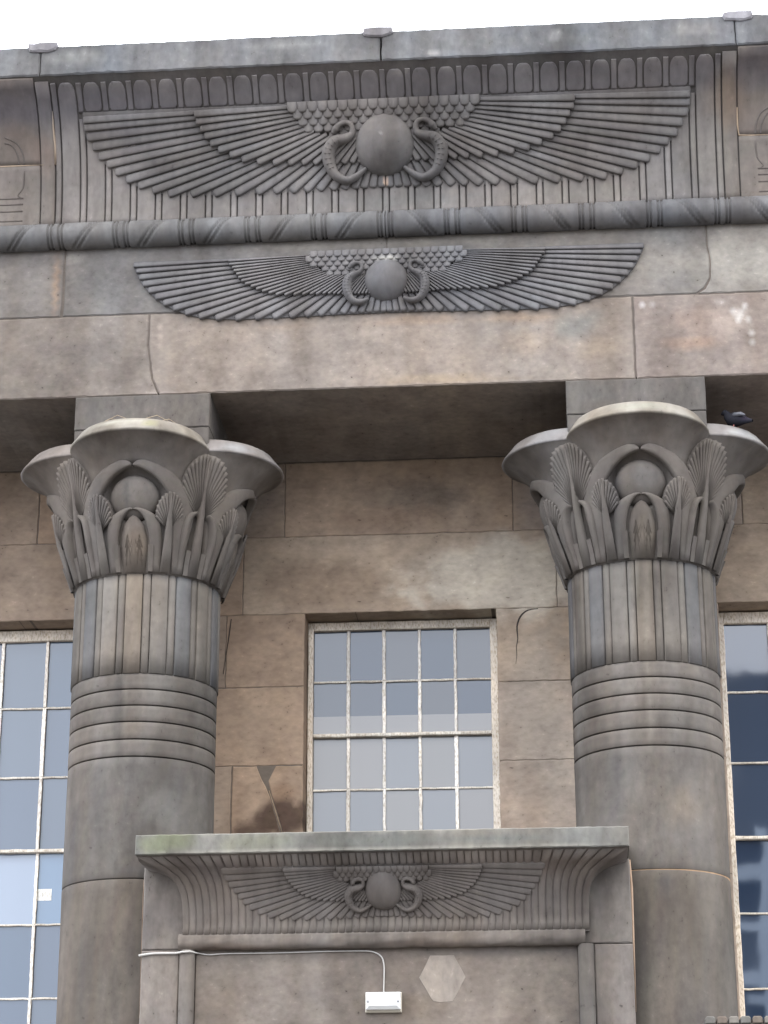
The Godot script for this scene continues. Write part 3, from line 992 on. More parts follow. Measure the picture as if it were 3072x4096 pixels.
	for i in lower.size():
		ink = bt[i]
		var p := PackedVector2Array()
		for q: Array in lower[i]:
			p.append(Vector2(q[0], q[1]))
		st = mb()
		block(st, p, rng.randf_range(-.002, .002), -1.8, .01, .045, .006)
		part(beam, "stone_block", st, rough_st)
	for i in upper.size():
		ink = ut[i]
		var p := PackedVector2Array()
		for q: Array in upper[i]:
			p.append(Vector2(q[0], q[1]))
		st = mb()
		block(st, p, rng.randf_range(-.002, .002), -1.8, .008, .045, .005)
		part(beam, "stone_block", st, rough_st)
	stains = []
	ink = Color(.13, .11, .095)
	st = mb()
	slab(st, -6.5, 9.66, 6.5, 11.15, -.009, -1.79, .003, 1.0, 0.0)
	part(beam, "mortar_bed", st, rough_st)

	# ------------------------------------------------ the columns
	stains = [
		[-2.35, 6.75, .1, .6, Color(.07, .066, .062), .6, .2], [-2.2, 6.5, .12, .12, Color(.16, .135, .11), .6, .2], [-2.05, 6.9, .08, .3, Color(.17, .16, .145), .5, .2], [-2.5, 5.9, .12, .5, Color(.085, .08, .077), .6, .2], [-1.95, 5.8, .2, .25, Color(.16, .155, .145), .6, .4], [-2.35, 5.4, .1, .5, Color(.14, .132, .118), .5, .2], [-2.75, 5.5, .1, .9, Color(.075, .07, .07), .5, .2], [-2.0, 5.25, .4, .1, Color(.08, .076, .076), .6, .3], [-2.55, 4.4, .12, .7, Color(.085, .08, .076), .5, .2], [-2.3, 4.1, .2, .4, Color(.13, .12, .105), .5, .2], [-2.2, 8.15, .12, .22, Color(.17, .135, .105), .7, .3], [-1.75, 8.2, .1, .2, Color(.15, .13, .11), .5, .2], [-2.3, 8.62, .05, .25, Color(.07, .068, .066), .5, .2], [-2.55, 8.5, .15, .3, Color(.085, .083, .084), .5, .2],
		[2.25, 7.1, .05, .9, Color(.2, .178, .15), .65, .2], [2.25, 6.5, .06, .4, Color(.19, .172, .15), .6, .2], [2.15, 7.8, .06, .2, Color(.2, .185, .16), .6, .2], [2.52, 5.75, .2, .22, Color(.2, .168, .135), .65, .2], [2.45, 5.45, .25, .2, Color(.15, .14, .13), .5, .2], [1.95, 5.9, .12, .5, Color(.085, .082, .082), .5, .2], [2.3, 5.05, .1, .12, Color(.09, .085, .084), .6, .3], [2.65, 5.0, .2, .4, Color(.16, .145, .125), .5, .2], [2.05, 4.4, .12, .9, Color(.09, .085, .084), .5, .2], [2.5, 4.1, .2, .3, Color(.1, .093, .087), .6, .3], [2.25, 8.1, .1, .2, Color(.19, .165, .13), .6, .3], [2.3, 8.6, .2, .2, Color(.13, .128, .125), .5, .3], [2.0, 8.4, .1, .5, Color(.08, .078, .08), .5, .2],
		[-2.3, 9.15, .3, .05, Color(.4, .39, .33), .7, .3], [-2.05, 9.14, .1, .05, Color(.3, .29, .14), .6, .2], [2.3, 9.14, .4, .05, Color(.3, .305, .25), .6, .3], [-1.35, 9.12, .2, .08, Color(.36, .37, .37), .6, .2], [3.2, 9.12, .25, .08, Color(.42, .43, .43), .7, .2], [-2.5, 9.33, .15, .02, Color(.35, .29, .22), .6, .3], [1.95, 9.5, .25, .12, Color(.1, .1, .1), .4, .2]]
	column(-2.24, "papyrus column left of the middle window, dry twigs lying on its capital")
	column(2.24, "papyrus column right of the middle window, a pigeon sitting on its capital")

	stains = []
	# ------------------------------------------------ the cornice
	var corn := thing("cornice", "curved stone cornice with upright leaf carving and a plain roof edge", "cornice", Vector3(0, 11.15, 0))
	vary = .3
	# roll moulding, its bindings cut in as grooves
	for side in 2:
		st = mb()
		ink = Color(.145, .143, .142) if side == 0 else Color(.128, .126, .128)
		var rows: Array = []
		var xa := -6.5 if side == 0 else .004
		var nx := 1300
		for i in nx + 1:
			var x := xa + 6.496 * i / nx
			var r := PackedVector3Array()
			for j in 19:
				var a := lerpf(-2.2, 2.2, j / 18.0)
				var dp := 0.0
				var ph := fposmod(x + .31, .62) - .31
				for gx: float in [-.066, -.034, .034, .066]:
					dp = maxf(dp, 1.0 - absf(ph - gx) / .016)
				var sgn := 1.0 if side == 0 else -1.0
				var pm := fposmod(x, .62) - .31
				for o: float in [-.026, .026]:
					dp = maxf(dp, 1.0 - absf(pm + sgn * (-a * .085) + o) / .019 if absf(a) < 1.7 else 0.0)
				var rr := .127 - .02 * smoothstep(0.0, .7, dp) + .004 * n1.get_noise_3d(x * 2.0, a, 0)
				r.append(Vector3(x, 11.266 + sin(a) * rr, .05 + cos(a) * rr))
			rows.append(r)
		grid(st, rows, Vector3(0, 0, 1))
		part(corn, "roll_moulding", st, stone)
	# the hollow behind the leaves
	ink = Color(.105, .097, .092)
	st = mb()
	var rows2: Array = []
	for i in 25:
		var y := 11.3 + 1.375 * i / 24.0
		var r := PackedVector3Array()
		for j in 131:
			r.append(map1(-6.5 + .1 * j, y, -.008))
		rows2.append(r)
	grid(st, rows2, Vector3(0, -.3, 1))
	part(corn, "cavetto", st, stone)
	st = mb()
	slab(st, -6.5, 11.17, 6.5, 12.7, -.05, -1.8, .003, 1.0, 0.0)
	part(corn, "backing", st, stone)
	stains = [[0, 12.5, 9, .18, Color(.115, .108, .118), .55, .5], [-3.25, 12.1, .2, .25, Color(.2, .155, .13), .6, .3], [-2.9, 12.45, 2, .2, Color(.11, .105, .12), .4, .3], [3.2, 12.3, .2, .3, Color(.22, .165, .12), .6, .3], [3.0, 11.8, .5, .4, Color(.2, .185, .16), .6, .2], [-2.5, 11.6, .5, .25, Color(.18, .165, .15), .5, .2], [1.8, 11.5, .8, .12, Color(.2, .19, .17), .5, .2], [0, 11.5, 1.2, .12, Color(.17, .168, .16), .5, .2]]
	var wing1: Array = vv([-2.853, 12.372, -2.85, 12.31, -2.829, 12.229, -2.78, 12.145, -2.726, 12.055, -2.647, 11.978, -2.567, 11.9, -2.464, 11.825, -2.348, 11.76, -2.21, 11.709, -2.06, 11.665, -1.843, 11.655, -1.625, 11.648, -1.419, 11.648, -1.22, 11.648, -1.054, 11.648, -.895, 11.645, -.759, 11.647, -.634, 11.649, -.509, 11.648, -.4, 11.648, -.3, 11.648, -.21, 11.648, -.125, 11.648, -.042, 11.648])
	var lows := 11.38
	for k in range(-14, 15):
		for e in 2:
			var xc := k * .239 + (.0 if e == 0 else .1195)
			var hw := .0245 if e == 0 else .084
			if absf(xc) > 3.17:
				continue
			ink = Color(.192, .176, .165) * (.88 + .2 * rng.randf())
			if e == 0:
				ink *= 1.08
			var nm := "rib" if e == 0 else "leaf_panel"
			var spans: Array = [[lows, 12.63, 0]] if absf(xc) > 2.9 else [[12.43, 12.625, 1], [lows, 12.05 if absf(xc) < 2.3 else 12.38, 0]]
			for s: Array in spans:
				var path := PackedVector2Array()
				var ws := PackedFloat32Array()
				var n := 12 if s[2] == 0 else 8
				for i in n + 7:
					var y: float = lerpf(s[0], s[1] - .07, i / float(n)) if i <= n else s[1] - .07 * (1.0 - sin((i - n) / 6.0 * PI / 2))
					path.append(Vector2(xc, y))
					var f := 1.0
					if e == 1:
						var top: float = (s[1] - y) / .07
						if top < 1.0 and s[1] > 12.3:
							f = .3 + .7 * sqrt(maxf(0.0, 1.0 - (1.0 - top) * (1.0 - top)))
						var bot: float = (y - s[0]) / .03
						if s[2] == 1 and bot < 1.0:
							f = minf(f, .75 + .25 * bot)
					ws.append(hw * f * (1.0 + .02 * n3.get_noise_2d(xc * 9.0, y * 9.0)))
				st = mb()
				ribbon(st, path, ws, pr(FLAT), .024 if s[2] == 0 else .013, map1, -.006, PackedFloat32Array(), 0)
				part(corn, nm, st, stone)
	# plain end panels with carved cartouches
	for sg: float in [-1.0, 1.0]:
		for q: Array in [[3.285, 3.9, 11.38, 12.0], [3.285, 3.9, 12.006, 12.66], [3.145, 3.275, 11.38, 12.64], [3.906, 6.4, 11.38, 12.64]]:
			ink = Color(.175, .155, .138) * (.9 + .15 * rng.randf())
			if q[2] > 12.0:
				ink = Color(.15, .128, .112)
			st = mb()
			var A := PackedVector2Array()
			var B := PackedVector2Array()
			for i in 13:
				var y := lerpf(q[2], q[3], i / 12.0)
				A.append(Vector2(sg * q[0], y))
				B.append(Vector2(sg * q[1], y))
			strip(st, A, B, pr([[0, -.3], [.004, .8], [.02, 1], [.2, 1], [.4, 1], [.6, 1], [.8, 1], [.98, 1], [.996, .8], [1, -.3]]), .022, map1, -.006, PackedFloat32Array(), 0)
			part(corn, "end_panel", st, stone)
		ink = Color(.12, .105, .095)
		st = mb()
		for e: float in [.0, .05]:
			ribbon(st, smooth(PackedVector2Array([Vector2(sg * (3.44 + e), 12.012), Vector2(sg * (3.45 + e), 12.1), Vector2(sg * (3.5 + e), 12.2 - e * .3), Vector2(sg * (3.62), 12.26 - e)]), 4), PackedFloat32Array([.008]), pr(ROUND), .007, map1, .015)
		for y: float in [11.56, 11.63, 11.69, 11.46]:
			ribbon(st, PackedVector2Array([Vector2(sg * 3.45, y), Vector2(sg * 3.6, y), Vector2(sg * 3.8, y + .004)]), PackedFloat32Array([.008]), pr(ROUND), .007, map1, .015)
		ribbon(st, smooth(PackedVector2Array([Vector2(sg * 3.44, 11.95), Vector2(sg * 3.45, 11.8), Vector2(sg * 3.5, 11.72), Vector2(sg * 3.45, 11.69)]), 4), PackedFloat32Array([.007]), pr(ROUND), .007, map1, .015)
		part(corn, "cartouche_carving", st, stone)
	# pale mortar at the joints
	ink = Color(.42, .33, .24)
	st = mb()
	ribbon(st, PackedVector2Array([Vector2(-3.14, 12.0), Vector2(-3.135, 12.15), Vector2(-3.145, 12.3), Vector2(-3.14, 12.45)]), PackedFloat32Array([.012, .014, .01, .004]), pr(ROUND), .012, map1, .008)
	ribbon(st, PackedVector2Array([Vector2(-3.9, 12.003), Vector2(-3.5, 12.003), Vector2(-3.25, 12.003)]), PackedFloat32Array([.008, .007, .003]), pr(ROUND), .008, map1, .012)
	part(corn, "joint_mortar", st, stone)
	ink = Color(.36, .28, .2)
	st = mb()
	ribbon(st, PackedVector2Array([Vector2(3.28, 12.25), Vector2(3.28, 12.1), Vector2(3.29, 12.01), Vector2(3.4, 12.003), Vector2(3.6, 12.003)]), PackedFloat32Array([.006, .008, .008, .006, .004]), pr(ROUND), .008, map1, .012)
	part(corn, "joint_mortar", st, stone)
	# roof edge slabs
	stains = [[-.9, 12.88, .5, .08, Color(.3, .3, .29), .5, .2], [-2.9, 12.85, .35, .12, Color(.26, .26, .25), .6, .2], [2.9, 12.85, .3, .12, Color(.26, .25, .24), .5, .2], [1.0, 12.8, 1.5, .08, Color(.14, .142, .14), .5, .2], [.5, 12.72, .1, .05, Color(.4, .39, .38), .6, .2], [1.6, 12.85, .1, .05, Color(.4, .4, .39), .5, .2], [-1.7, 12.8, .6, .15, Color(.15, .15, .15), .5, .2]]
	vary = .4
	for q: Array in [[-6.5, -3.22], [-3.212, -.008], [.008, 3.266], [3.274, 6.5]]:
		st = mb()
		ink = Color(.138, .14, .144)
		slab(st, q[0], 12.672, q[1], 12.985, .62, -1.8, .012, .05, .008)
		part(corn, "edge_slab", st, stone)
	stains = []
	for x: float in [-3.2, -.03, 3.3]:
		ink = Color(.24, .235, .25)
		st = mb()
		block(st, PackedVector2Array([Vector2(x - .125, 12.93), Vector2(x + .05, 12.915), Vector2(x + .12, 12.935), Vector2(x + .14, 12.96), Vector2(x + .135, 13.02), Vector2(x + .02, 13.026), Vector2(x - .13, 13.015), Vector2(x - .14, 12.97)]), .645, .1, .014, .04, .012)
		part(corn, "lead_cap", st, stone)
	ink = Color(.04, .04, .04)

	# ------------------------------------------------ the winged discs
	vary = .42
	stains = [[0, 11.68, .03, .03, Color(.5, .36, .27), .9, .5], [-.02, 12.05, .012, .02, Color(.45, .44, .42), .8, .4], [-1.1, 12.3, .6, .12, Color(.19, .175, .16), .6, .2], [-2.4, 12.2, .4, .2, Color(.1, .095, .098), .5, .2], [2.3, 12.2, .6, .2, Color(.18, .165, .155), .5, .2], [.5, 11.75, .5, .1, Color(.1, .096, .1), .4, .2]]
	ink = Color(.142, .133, .128)
	var cov1: Array = vv([-1.789, 12.385, -1.767, 12.31, -1.716, 12.213, -1.645, 12.125, -1.573, 12.066, -1.495, 12.02, -1.4, 11.975, -1.267, 11.938, -1.108, 11.918, -.955, 11.912, -.811, 11.908, -.68, 11.9, -.56, 11.895, -.44, 11.89, -.33, 11.89, -.22, 11.89, -.1, 11.89])
	emblem("largest winged sun disc, carved on the curved cornice at the top", map1, Vector2(0, 12.43), wing1, denser(cov1, Vector2(0, 12.43), .033, .075), vv([-.86, 12.385, -.8, 12.268, -.667, 12.18, -.5, 12.15, -.25, 12.15, -.05, 12.15]), Vector3(0, 12.045, .285), .2, vv([-.177, 11.828, -.278, 11.746, -.363, 11.713, -.461, 11.768, -.516, 11.87, -.528, 11.996, -.468, 12.087, -.354, 12.12, -.3, 12.165, -.308, 12.235, -.363, 12.26, -.421, 12.24, -.455, 12.205, -.485, 12.165]), .052, .034, .095, 5, Vector3(0, 12.04, .05))
	stains = [[0, 10.9, .17, .03, Color(.42, .41, .38), .75, .3], [-1.3, 10.85, .8, .08, Color(.17, .165, .16), .5, .2], [.6, 10.5, .6, .15, Color(.09, .088, .094), .5, .2]]
	ink = Color(.138, .134, .136)
	vary = .32
	var tips2: Array = vv([-2.37, 10.95, -2.345, 10.892, -2.313, 10.825, -2.276, 10.755, -2.223, 10.685, -2.155, 10.616, -2.078, 10.55, -1.984, 10.493, -1.871, 10.443, -1.74, 10.4, -1.585, 10.378, -1.4, 10.367, -1.218, 10.365, -1.051, 10.368, -.894, 10.37, -.752, 10.373, -.625, 10.375, -.51, 10.378, -.41, 10.38, -.32, 10.38, -.24, 10.38, -.165, 10.38, -.095, 10.38, -.03, 10.38])
	var cov2: Array = vv([-1.477, 10.945, -1.442, 10.879, -1.395, 10.802, -1.337, 10.73, -1.275, 10.68, -1.205, 10.643, -1.13, 10.61, -1.044, 10.587, -.945, 10.575, -.83, 10.573, -.7, 10.572, -.58, 10.57, -.47, 10.566, -.37, 10.56, -.28, 10.555, -.19, 10.555, -.08, 10.555])
	emblem("sooty black winged sun disc on the flat beam beneath the roll moulding", map2, Vector2(0, 10.99), tips2, denser(cov2, Vector2(0, 10.99), .0225, .037), vv([-.75, 10.96, -.698, 10.885, -.608, 10.79, -.406, 10.754, -.2, 10.75, -.05, 10.75]), Vector3(0, 10.69, .207), .17, vv([-.16, 10.497, -.205, 10.474, -.255, 10.464, -.311, 10.491, -.35, 10.553, -.361, 10.634, -.345, 10.701, -.295, 10.742, -.245, 10.77, -.222, 10.812, -.236, 10.853, -.278, 10.865, -.318, 10.845, -.345, 10.812]), .036, .032, .075, 5, Vector3(0, 10.69, .02))

	stains = []
	# ------------------------------------------------ the doorway head
	var door := thing("doorway", "projecting stone doorway head with a mossy ledge between the columns", "doorway", Vector3(0, 0, .3))
	vary = .35
	stains = [[-1.75, 5.33, .35, .12, Color(.17, .185, .115), .7, .3], [-1.0, 5.33, .4, .1, Color(.18, .185, .135), .6, .2], [0, 5.32, 1, .06, Color(.15, .16, .14), .5, .2], [1.0, 5.31, .6, .05, Color(.13, .14, .13), .6, .2], [0, 5.25, 2.2, .014, Color(.3, .29, .25), .7, .5], [0, 5.4, 2.2, .012, Color(.26, .25, .22), .7, .5]]
	ink = Color(.16, .155, .14)
	st = mb()
	slab(st, -2.0, 5.238, 2.0, 5.4, .8, -.3, .007, .04, .004)
	part(door, "ledge", st, stone)
	stains = [[-1.7, 4.95, .2, .3, Color(.2, .175, .15), .5, .3], [-1.85, 4.8, .3, .3, Color(.13, .115, .105), .5, .3], [-1.3, 4.4, .8, .4, Color(.19, .168, .145), .6, .2], [.3, 4.4, 1, .3, Color(.185, .155, .13), .6, .2], [.2, 4.05, .5, .15, Color(.19, .155, .12), .6, .2], [1.2, 4.3, .5, .4, Color(.2, .175, .148), .6, .2], [.9, 4.49, .9, .05, Color(.12, .11, .1), .6, .3]]
	for sg: float in [-1.0, 1.0]:
		ink = Color(.165, .147, .13)
		st = mb()
		slab(st, minf(sg * 1.56, sg * 2.012), 4.548, maxf(sg * 1.56, sg * 2.012), 5.236, .30, -.3, .008, .06, .004)
		part(door, "pier_block", st, stone)
		ink = Color(.18, .158, .14)
		st = mb()
		slab(st, minf(sg * 1.7, sg * 2.012), 0.2, maxf(sg * 1.7, sg * 2.012), 4.542, .302, -.3, .008, .06, .005)
		part(door, "pier_block", st, stone)
		ink = Color(.165, .15, .135)
		st = mb()
		var tp := PackedVector3Array()
		for i in 30:
			tp.append(Vector3(sg * 1.632, .2 + 4.34 * i / 29.0, .285))
		tp.append(Vector3(sg * 1.632, 4.543, .285))
		tube(st, tp, PackedFloat32Array([.066]), 20)
		part(door, "upright_roll", st, stone)
		ink = Color(.38, .27, .19)
		st = mb()
		ribbon(st, PackedVector2Array([Vector2(sg * 2.016, 4.0), Vector2(sg * 2.018, 4.6), Vector2(sg * 2.02, 5.0), Vector2(sg * 2.012, 5.23)]), PackedFloat32Array([.004, .01, .012, .008]) if sg > 0.0 else PackedFloat32Array([.003]), pr(ROUND), .012, func(u, v, h): return Vector3(u, v, .27 + h))
		part(door, "joint_mortar", st, stone)
	ink = Color(.2, .172, .148)
	st = mb()
	slab(st, -1.566, 2.4, 1.566, 4.6, .262, -.3, .004, .05, 0.0)
	part(door, "lintel_panel", st, rough_st)
	ink = Color(.2, .17, .145)
	st = mb()
	slab(st, -2, 0, 2, 2.4, .2, -.3, .004, .5, 0.0)
	part(door, "door_infill", st, stone)
	ink = Color(.29, .255, .22)
	vary = .12
	stains = []
	st = mb()
	block(st, PackedVector2Array([Vector2(.364, 4.474), Vector2(.558, 4.474), Vector2(.652, 4.297), Vector2(.565, 4.135), Vector2(.545, 4.105), Vector2(.44, 4.097), Vector2(.388, 4.107), Vector2(.37, 4.13), Vector2(.275, 4.297)]), .2645, .25, .001, .03, .003)
	part(door, "hexagon_patch", st, stone)
	vary = .35
	stains = [[-1.2, 4.55, .5, .04, Color(.13, .1, .08), .7, .3], [.3, 4.56, .6, .04, Color(.14, .11, .09), .6, .2], [0, 4.66, 2, .02, Color(.25, .225, .2), .6, .4]]
	ink = Color(.18, .158, .138)
	st = mb()
	var rp: Array = []
	for i in 111:
		var x := -1.7 + 3.33 * i / 110.0
		var r := PackedVector3Array()
		for j in 15:
			var a := lerpf(-2.3, 2.0, j / 14.0)
			var w := .068 - .018 * maxf(0.0, n1.get_noise_3d(x * 4.0, a * 1.2, 3.0) + .1) * clampf(-a + .6, 0.0, 1.0) + .004 * n3.get_noise_3d(x * 2.0, a, 0)
			r.append(Vector3(x, 4.603 + sin(a) * w * 1.05, .31 + cos(a) * w))
		rp.append(r)
	grid(st, rp, Vector3(0, 0, 1))
	tri(st, rp[0][0], rp[0][7], rp[0][14], Vector3(-1, 0, 0))
	tri(st, rp[0][0], rp[0][3], rp[0][7], Vector3(-1, 0, 0))
	tri(st, rp[0][7], rp[0][11], rp[0][14], Vector3(-1, 0, 0))
	part(door, "cross_roll", st, stone)
	stains = [[-1.3, 5.15, .6, .1, Color(.1, .085, .08), .6, .2], [1.4, 5.15, .6, .1, Color(.13, .1, .08), .5, .2], [0, 4.7, 2, .05, Color(.22, .2, .175), .6, .3], [-1.5, 4.85, .25, .15, Color(.2, .18, .16), .5, .2]]
	ink = Color(.14, .122, .11)
	st = mb()
	var cv: Array = []
	for i in 21:
		var y := 4.64 + .598 * i / 20.0
		var r := PackedVector3Array()
		r.append(map3(-1.665, y, 0.0) * Vector3(1, 1, 0) + Vector3(.004, 0, .28))
		for j in 69:
			r.append(map3(-1.665 + 3.33 * j / 68.0, y, 0.0))
		r.append(map3(1.665, y, 0.0) * Vector3(1, 1, 0) + Vector3(-.004, 0, .28))
		cv.append(r)
	grid(st, cv, Vector3(0, -.2, 1))
	part(door, "hollow", st, stone)
	for i in 57:
		var u := -1.64 + 3.28 * i / 56.0
		ink = Color(.17, .148, .13) * (.88 + .24 * rng.randf())
		var path := PackedVector2Array()
		for j in 10:
			path.append(Vector2(u + .002 * rng.randf_range(-1, 1), 4.655 + .578 * j / 9.0))
		st = mb()
		ribbon(st, path, PackedFloat32Array([.0255]), pr(ROUND), .008, map3, .001)
		part(door, "flute", st, stone)
	stains = []
	vary = .25
	ink = Color(.15, .133, .12)
	var tips3: Array = vv([-1.295, 5.14, -1.285, 5.095, -1.265, 5.045, -1.235, 5.0, -1.2, 4.955, -1.16, 4.912, -1.11, 4.868, -1.041, 4.83, -.957, 4.798, -.864, 4.779, -.762, 4.772, -.659, 4.77, -.557, 4.77, -.464, 4.77, -.38, 4.772, -.305, 4.774, -.235, 4.776, -.172, 4.778, -.113, 4.78, -.06, 4.78, -.018, 4.78])
	var cov3: Array = vv([-.813, 5.15, -.8, 5.12, -.785, 5.085, -.765, 5.05, -.735, 5.02, -.695, 4.985, -.654, 4.958, -.6, 4.94, -.54, 4.925, -.47, 4.918, -.41, 4.915, -.35, 4.912, -.29, 4.91, -.23, 4.91, -.17, 4.91, -.1, 4.91, -.04, 4.91])
	var sn1: Array = vv([-.177, 11.828, -.278, 11.746, -.363, 11.713, -.461, 11.768, -.516, 11.87, -.528, 11.996, -.468, 12.087, -.354, 12.12, -.3, 12.165, -.308, 12.235, -.363, 12.26, -.421, 12.24, -.452, 12.2, -.47, 12.16])
	var sn3: Array = []
	for q: Vector2 in sn1:
		sn3.append((q - Vector2(0, 12.045)) * Vector2(.545, .46) + Vector2(0, 4.985))
	emblem("smallest winged sun disc, worn brown relief under the mossy doorway ledge", map3, Vector2(0, 5.165), tips3, denser(cov3, Vector2(0, 5.165), .03, .05), vv([-.4, 5.16, -.38, 5.1, -.3, 5.04, -.2, 5.0, -.05, 5.0]), Vector3(0, 4.985, .152), .1, sn3, .028, .015, .05, 3, Vector3(0, 4.98, .4))

	# ------------------------------------------------ the windows
	window("small white sash window of twenty panes in the middle, above the ledge", -.937, .9, 8.07, 5.6, [-.885, -.547, -.202, .142, .487, .828], [7.99, 7.478, 6.945, 6.42, 5.9], 2, -2.08, panes, "", milky)
	var lx: Array = []
	for i in 7:
		lx.append(-5.71 + .44 * i)
	window("tall window at the left edge, pale blue sky in its panes", -5.8, -3.005, 8.07, 2.5, lx, [7.96, 7.285, 6.598, 5.885, 5.19, 4.505, 3.82, 3.1, 2.52], 3, -2.08, sky_panes, "tall windows beside the columns", [], bright)
	var rx: Array = []
	for i in 7:
		rx.append(3.065 + .43 * i)
	window("tall window at the right edge, a dark building mirrored in its panes", 3.012, 5.72, 8.07, 2.5, rx, [7.96, 7.285, 6.598, 5.885, 5.19, 4.505, 3.82, 3.1, 2.52], 3, -2.08, dark, "tall windows beside the columns")
	var note := thing("paper_notice", "small white paper stuck inside the right edge window", "paper", Vector3(3.14, 4.95, -2.17))
	ink = Color(.7, .7, .72)
	st = mb()
	slab(st, 3.085, 4.87, 3.185, 5.0, -2.165, -2.167, .0005, .2, 0.0)
	part(note, "sheet", st, paint)
	ink = Color(.08, .08, .1)
	st = mb()
	ribbon(st, smooth(PackedVector2Array([Vector2(3.095, 4.965), Vector2(3.12, 4.975), Vector2(3.15, 4.945), Vector2(3.17, 4.955)]), 3), PackedFloat32Array([.006]), pr(ROUND), .002, func(u, v, h): return Vector3(u, v, -2.165 + h))
	part(note, "printed_mark", st, paint)
	var patch := thing("window_patch", "pale square patch on a cracked pane of the left edge window", "patch", Vector3(-3.38, 5.5, -2.16))
	ink = Color(.75, .78, .78)
	st = mb()
	slab(st, -3.5, 5.42, -3.36, 5.53, -2.154, -2.156, .0005, .2, 0.0)
	part(patch, "sheet", st, paint)

	# ------------------------------------------------ small things
	var lamp := thing("wall_lamp", "white oblong bulkhead lamp on the doorway panel", "lamp", Vector3(-.015, 4.1, .27))
	vary = .06
	ink = Color(.34, .31, .25)
	st = mb()
	slab(st, -.162, 4.018, .133, 4.178, .31, .262, .012, .05, 0.0)
	part(lamp, "base", st, mat(Color.WHITE, .5, true))
	ink = Color(.5, .5, .48)
	st = mb()
	slab(st, -.155, 4.036, .126, 4.174, .37, .312, .028, .05, 0.0)
	part(lamp, "diffuser", st, mat(Color.WHITE, .25, true))
	ink = Color(.25, .25, .25)
	for x: float in [-.137, .108]:
		st = mb()
		tube(st, PackedVector3Array([Vector3(x, 4.1, .35), Vector3(x, 4.1, .373), Vector3(x, 4.1, .3735)]), PackedFloat32Array([.011, .011, .001]), 10)
		part(lamp, "screw", st, mat(Color.WHITE, .4, true))
	var cable := thing("cable", "thin white cable running along the roll moulding down to the lamp", "cable", Vector3(-1, 4.5, .3))
	ink = Color(.3, .285, .26)
	st = mb()
	var cp := PackedVector2Array([Vector2(-2.03, 4.5), Vector2(-1.9, 4.515), Vector2(-1.72, 4.515), Vector2(-1.6, 4.52)])
	var c3 := PackedVector3Array()
	for p in smooth(cp, 5):
		c3.append(Vector3(p.x, p.y, .318 + .05 * smoothstep(-1.72, -1.66, p.x)))
	for p in smooth(PackedVector2Array([Vector2(-1.54, 4.518), Vector2(-1.45, 4.505), Vector2(-1.3, 4.512), Vector2(-.9, 4.512), Vector2(-.5, 4.518), Vector2(-.2, 4.518), Vector2(-.1, 4.508), Vector2(-.035, 4.47), Vector2(-.012, 4.4), Vector2(-.012, 4.28), Vector2(-.015, 4.17)]), 5):
		c3.append(Vector3(p.x, p.y, .276))
	var cr := PackedFloat32Array()
	for p in c3:
		cr.append(.0095 if p.x < -1.58 else .006)
	tube(st, c3, cr, 8)
	part(cable, "sleeve", st, mat(Color.WHITE, .5, true))

	var bird := thing("pigeon", "dark grey pigeon sitting on the right column's capital", "pigeon", Vector3(3.13, 9.21, -.2))
	ink = Color(.022, .021, .026)
	vary = .3
	st = mb()
	var bp := PackedVector3Array()
	for q: Array in [[.19, .03], [.12, .05], [.06, .075], [0, .085], [-.05, .1], [-.08, .13], [-.095, .16], [-.115, .175], [-.135, .172], [-.16, .165]]:
		bp.append(Vector3(3.13 + q[0] * .75, 9.21 + q[1], -.2 + q[0] * .5))
	tube(st, bp, PackedFloat32Array([.012, .03, .058, .07, .062, .042, .03, .03, .022, .003]), 12)
	var plume := mat(Color.WHITE, .95, true)
	plume.metallic_specular = .05
	part(bird, "body", st, plume)
	ink = Color(.06, .06, .07)
	st = mb()
	tube(st, PackedVector3Array([Vector3(3.21, 9.29, -.08), Vector3(3.17, 9.31, -.105), Vector3(3.12, 9.316, -.14), Vector3(3.1, 9.316, -.15)]), PackedFloat32Array([.004, .02, .022, .004]), 8)
	part(bird, "wing_patch", st, mat(Color.WHITE, .6, true))
	ink = Color(.35, .12, .1)
	for s: float in [-.02, .02]:
		st = mb()
		tube(st, PackedVector3Array([Vector3(3.13 + s, 9.266, -.2 - s), Vector3(3.13 + s, 9.222, -.2 - s)]), PackedFloat32Array([.005]), 6)
		part(bird, "leg", st, mat(Color.WHITE, .6, true))
	vary = .3
	var tw := thing("dry_twigs", "few pale dry twigs lying on the left column's capital", "twigs", Vector3(-2.3, 9.2, .2))
	ink = Color(.17, .135, .09)
	for q: Array in [[-2.5, .42, -2.25, .44, .03], [-2.45, .4, -2.1, .36, .01], [-2.62, .3, -2.3, .45, .02], [-2.15, .45, -1.9, .35, .03], [-2.0, .4, -1.85, .3, .01]]:
		st = mb()
		tube(st, PackedVector3Array([Vector3(q[0], 9.212, q[1]), Vector3((q[0] + q[2]) / 2, 9.24 + q[4], (q[1] + q[3]) / 2), Vector3(q[2], 9.214, q[3])]), PackedFloat32Array([.004, .004, .002]), 6)
		part(tw, "twig", st, mat(Color.WHITE, .8, true))
	var rub := thing("broken_stone", "small broken stone lump on the ledge left of the middle window", "stone", Vector3(-1.62, 5.42, -1.6))
	ink = Color(.2, .19, .16)
	st = mb()
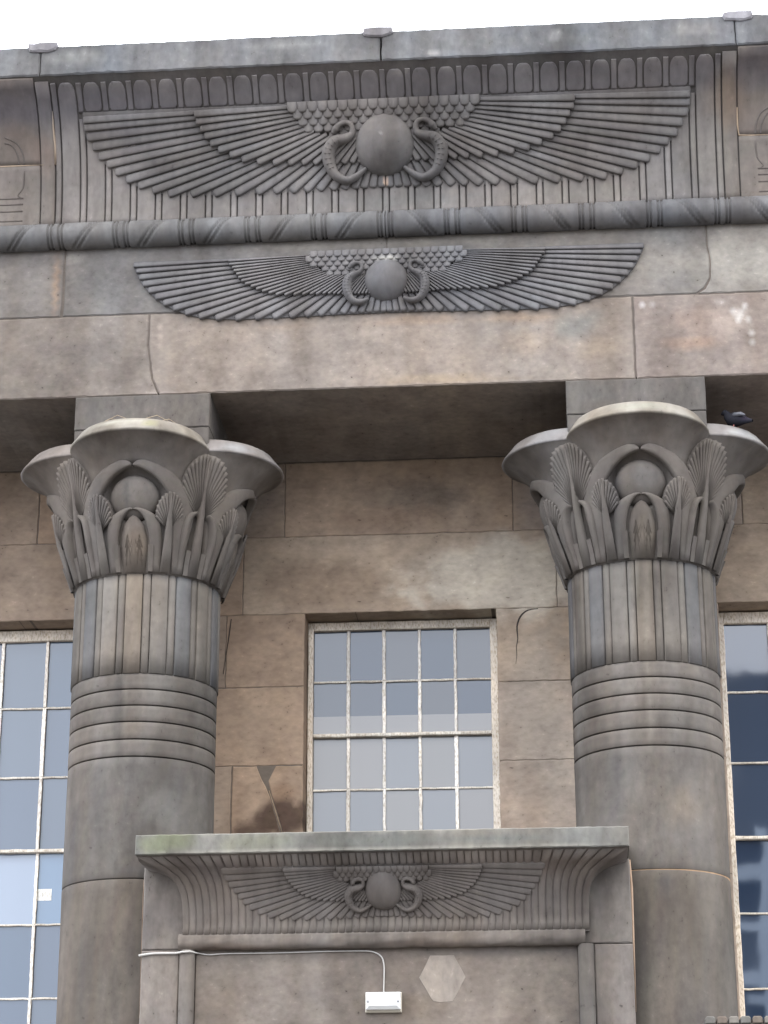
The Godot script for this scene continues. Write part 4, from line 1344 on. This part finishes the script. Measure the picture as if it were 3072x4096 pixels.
	block(st, PackedVector2Array([Vector2(-1.62, 5.38), Vector2(-1.5, 5.38), Vector2(-1.49, 5.47), Vector2(-1.53, 5.52), Vector2(-1.6, 5.53)]), -.3, -.42, .02, .03, .02)
	part(rub, "lump", st, stone)
	var low := thing("garden_wall", "low stone wall with brick on edge coping below the right column", "wall", Vector3(2.6, 0, .6))
	ink = Color(.19, .165, .14)
	st = mb()
	slab(st, 2.015, 0, 4.6, 3.855, .6, .12, .01, .06, .006)
	part(low, "wall_body", st, stone)
	for i in 22:
		ink = [Color(.17, .165, .15), Color(.18, .15, .125), Color(.2, .185, .165)][i % 3]
		st = mb()
		var x := 2.545 + i * .092
		block(st, PackedVector2Array([Vector2(x, 3.858), Vector2(x + .078, 3.858), Vector2(x + .078, 3.9), Vector2(x + .066, 3.914), Vector2(x + .012, 3.914), Vector2(x, 3.9)]), .61, .2, .006, .04, .003)
		part(low, "coping_brick", st, stone)

	# ------------------------------------------------ across the street, seen only in the panes
	var opp := thing("opposite_building", "tall dark building across the street, mirrored in the right edge window", "building", Vector3(16, 0, 46))
	ink = Color(.17, .19, .23)
	vary = .1
	st = mb()
	slab(st, 6.8, 0, 30, 17.3, 58, 46, .02, 3, 0.0)
	part(opp, "wall", st, bedded)
	st = mb()
	slab(st, 7.15, 17.3, 30, 18.4, 58, 46.2, .02, 3, 0.0)
	part(opp, "upper_wall", st, bedded)
	st = mb()
	slab(st, 7.9, 18.4, 26, 20.6, 56, 46.4, .02, 3, 0.0)
	part(opp, "roof_block", st, bedded)
	var sheet := mat(Color(.8, .84, .88), .12)
	sheet.metallic = 1.0
	for i in 6:
		st = mb()
		slab(st, 6.75, 8.2 + i * 1.5 + .1 * (i % 2), 30, 8.62 + i * 1.5, 45.98, 45.7, .01, 3, 0.0)
		part(opp, "window_band", st, sheet)
	for i in 5:
		st = mb()
		block(st, PackedVector2Array([Vector2(6.9 + i * 4.0, 8.0), Vector2(7.3 + i * 4.0, 8.0), Vector2(8.5 + i * 4.0, 17.0), Vector2(8.05 + i * 4.0, 17.0)]), 45.69, 45.5, .01, 3, 0.0)
		part(opp, "brace", st, sheet)
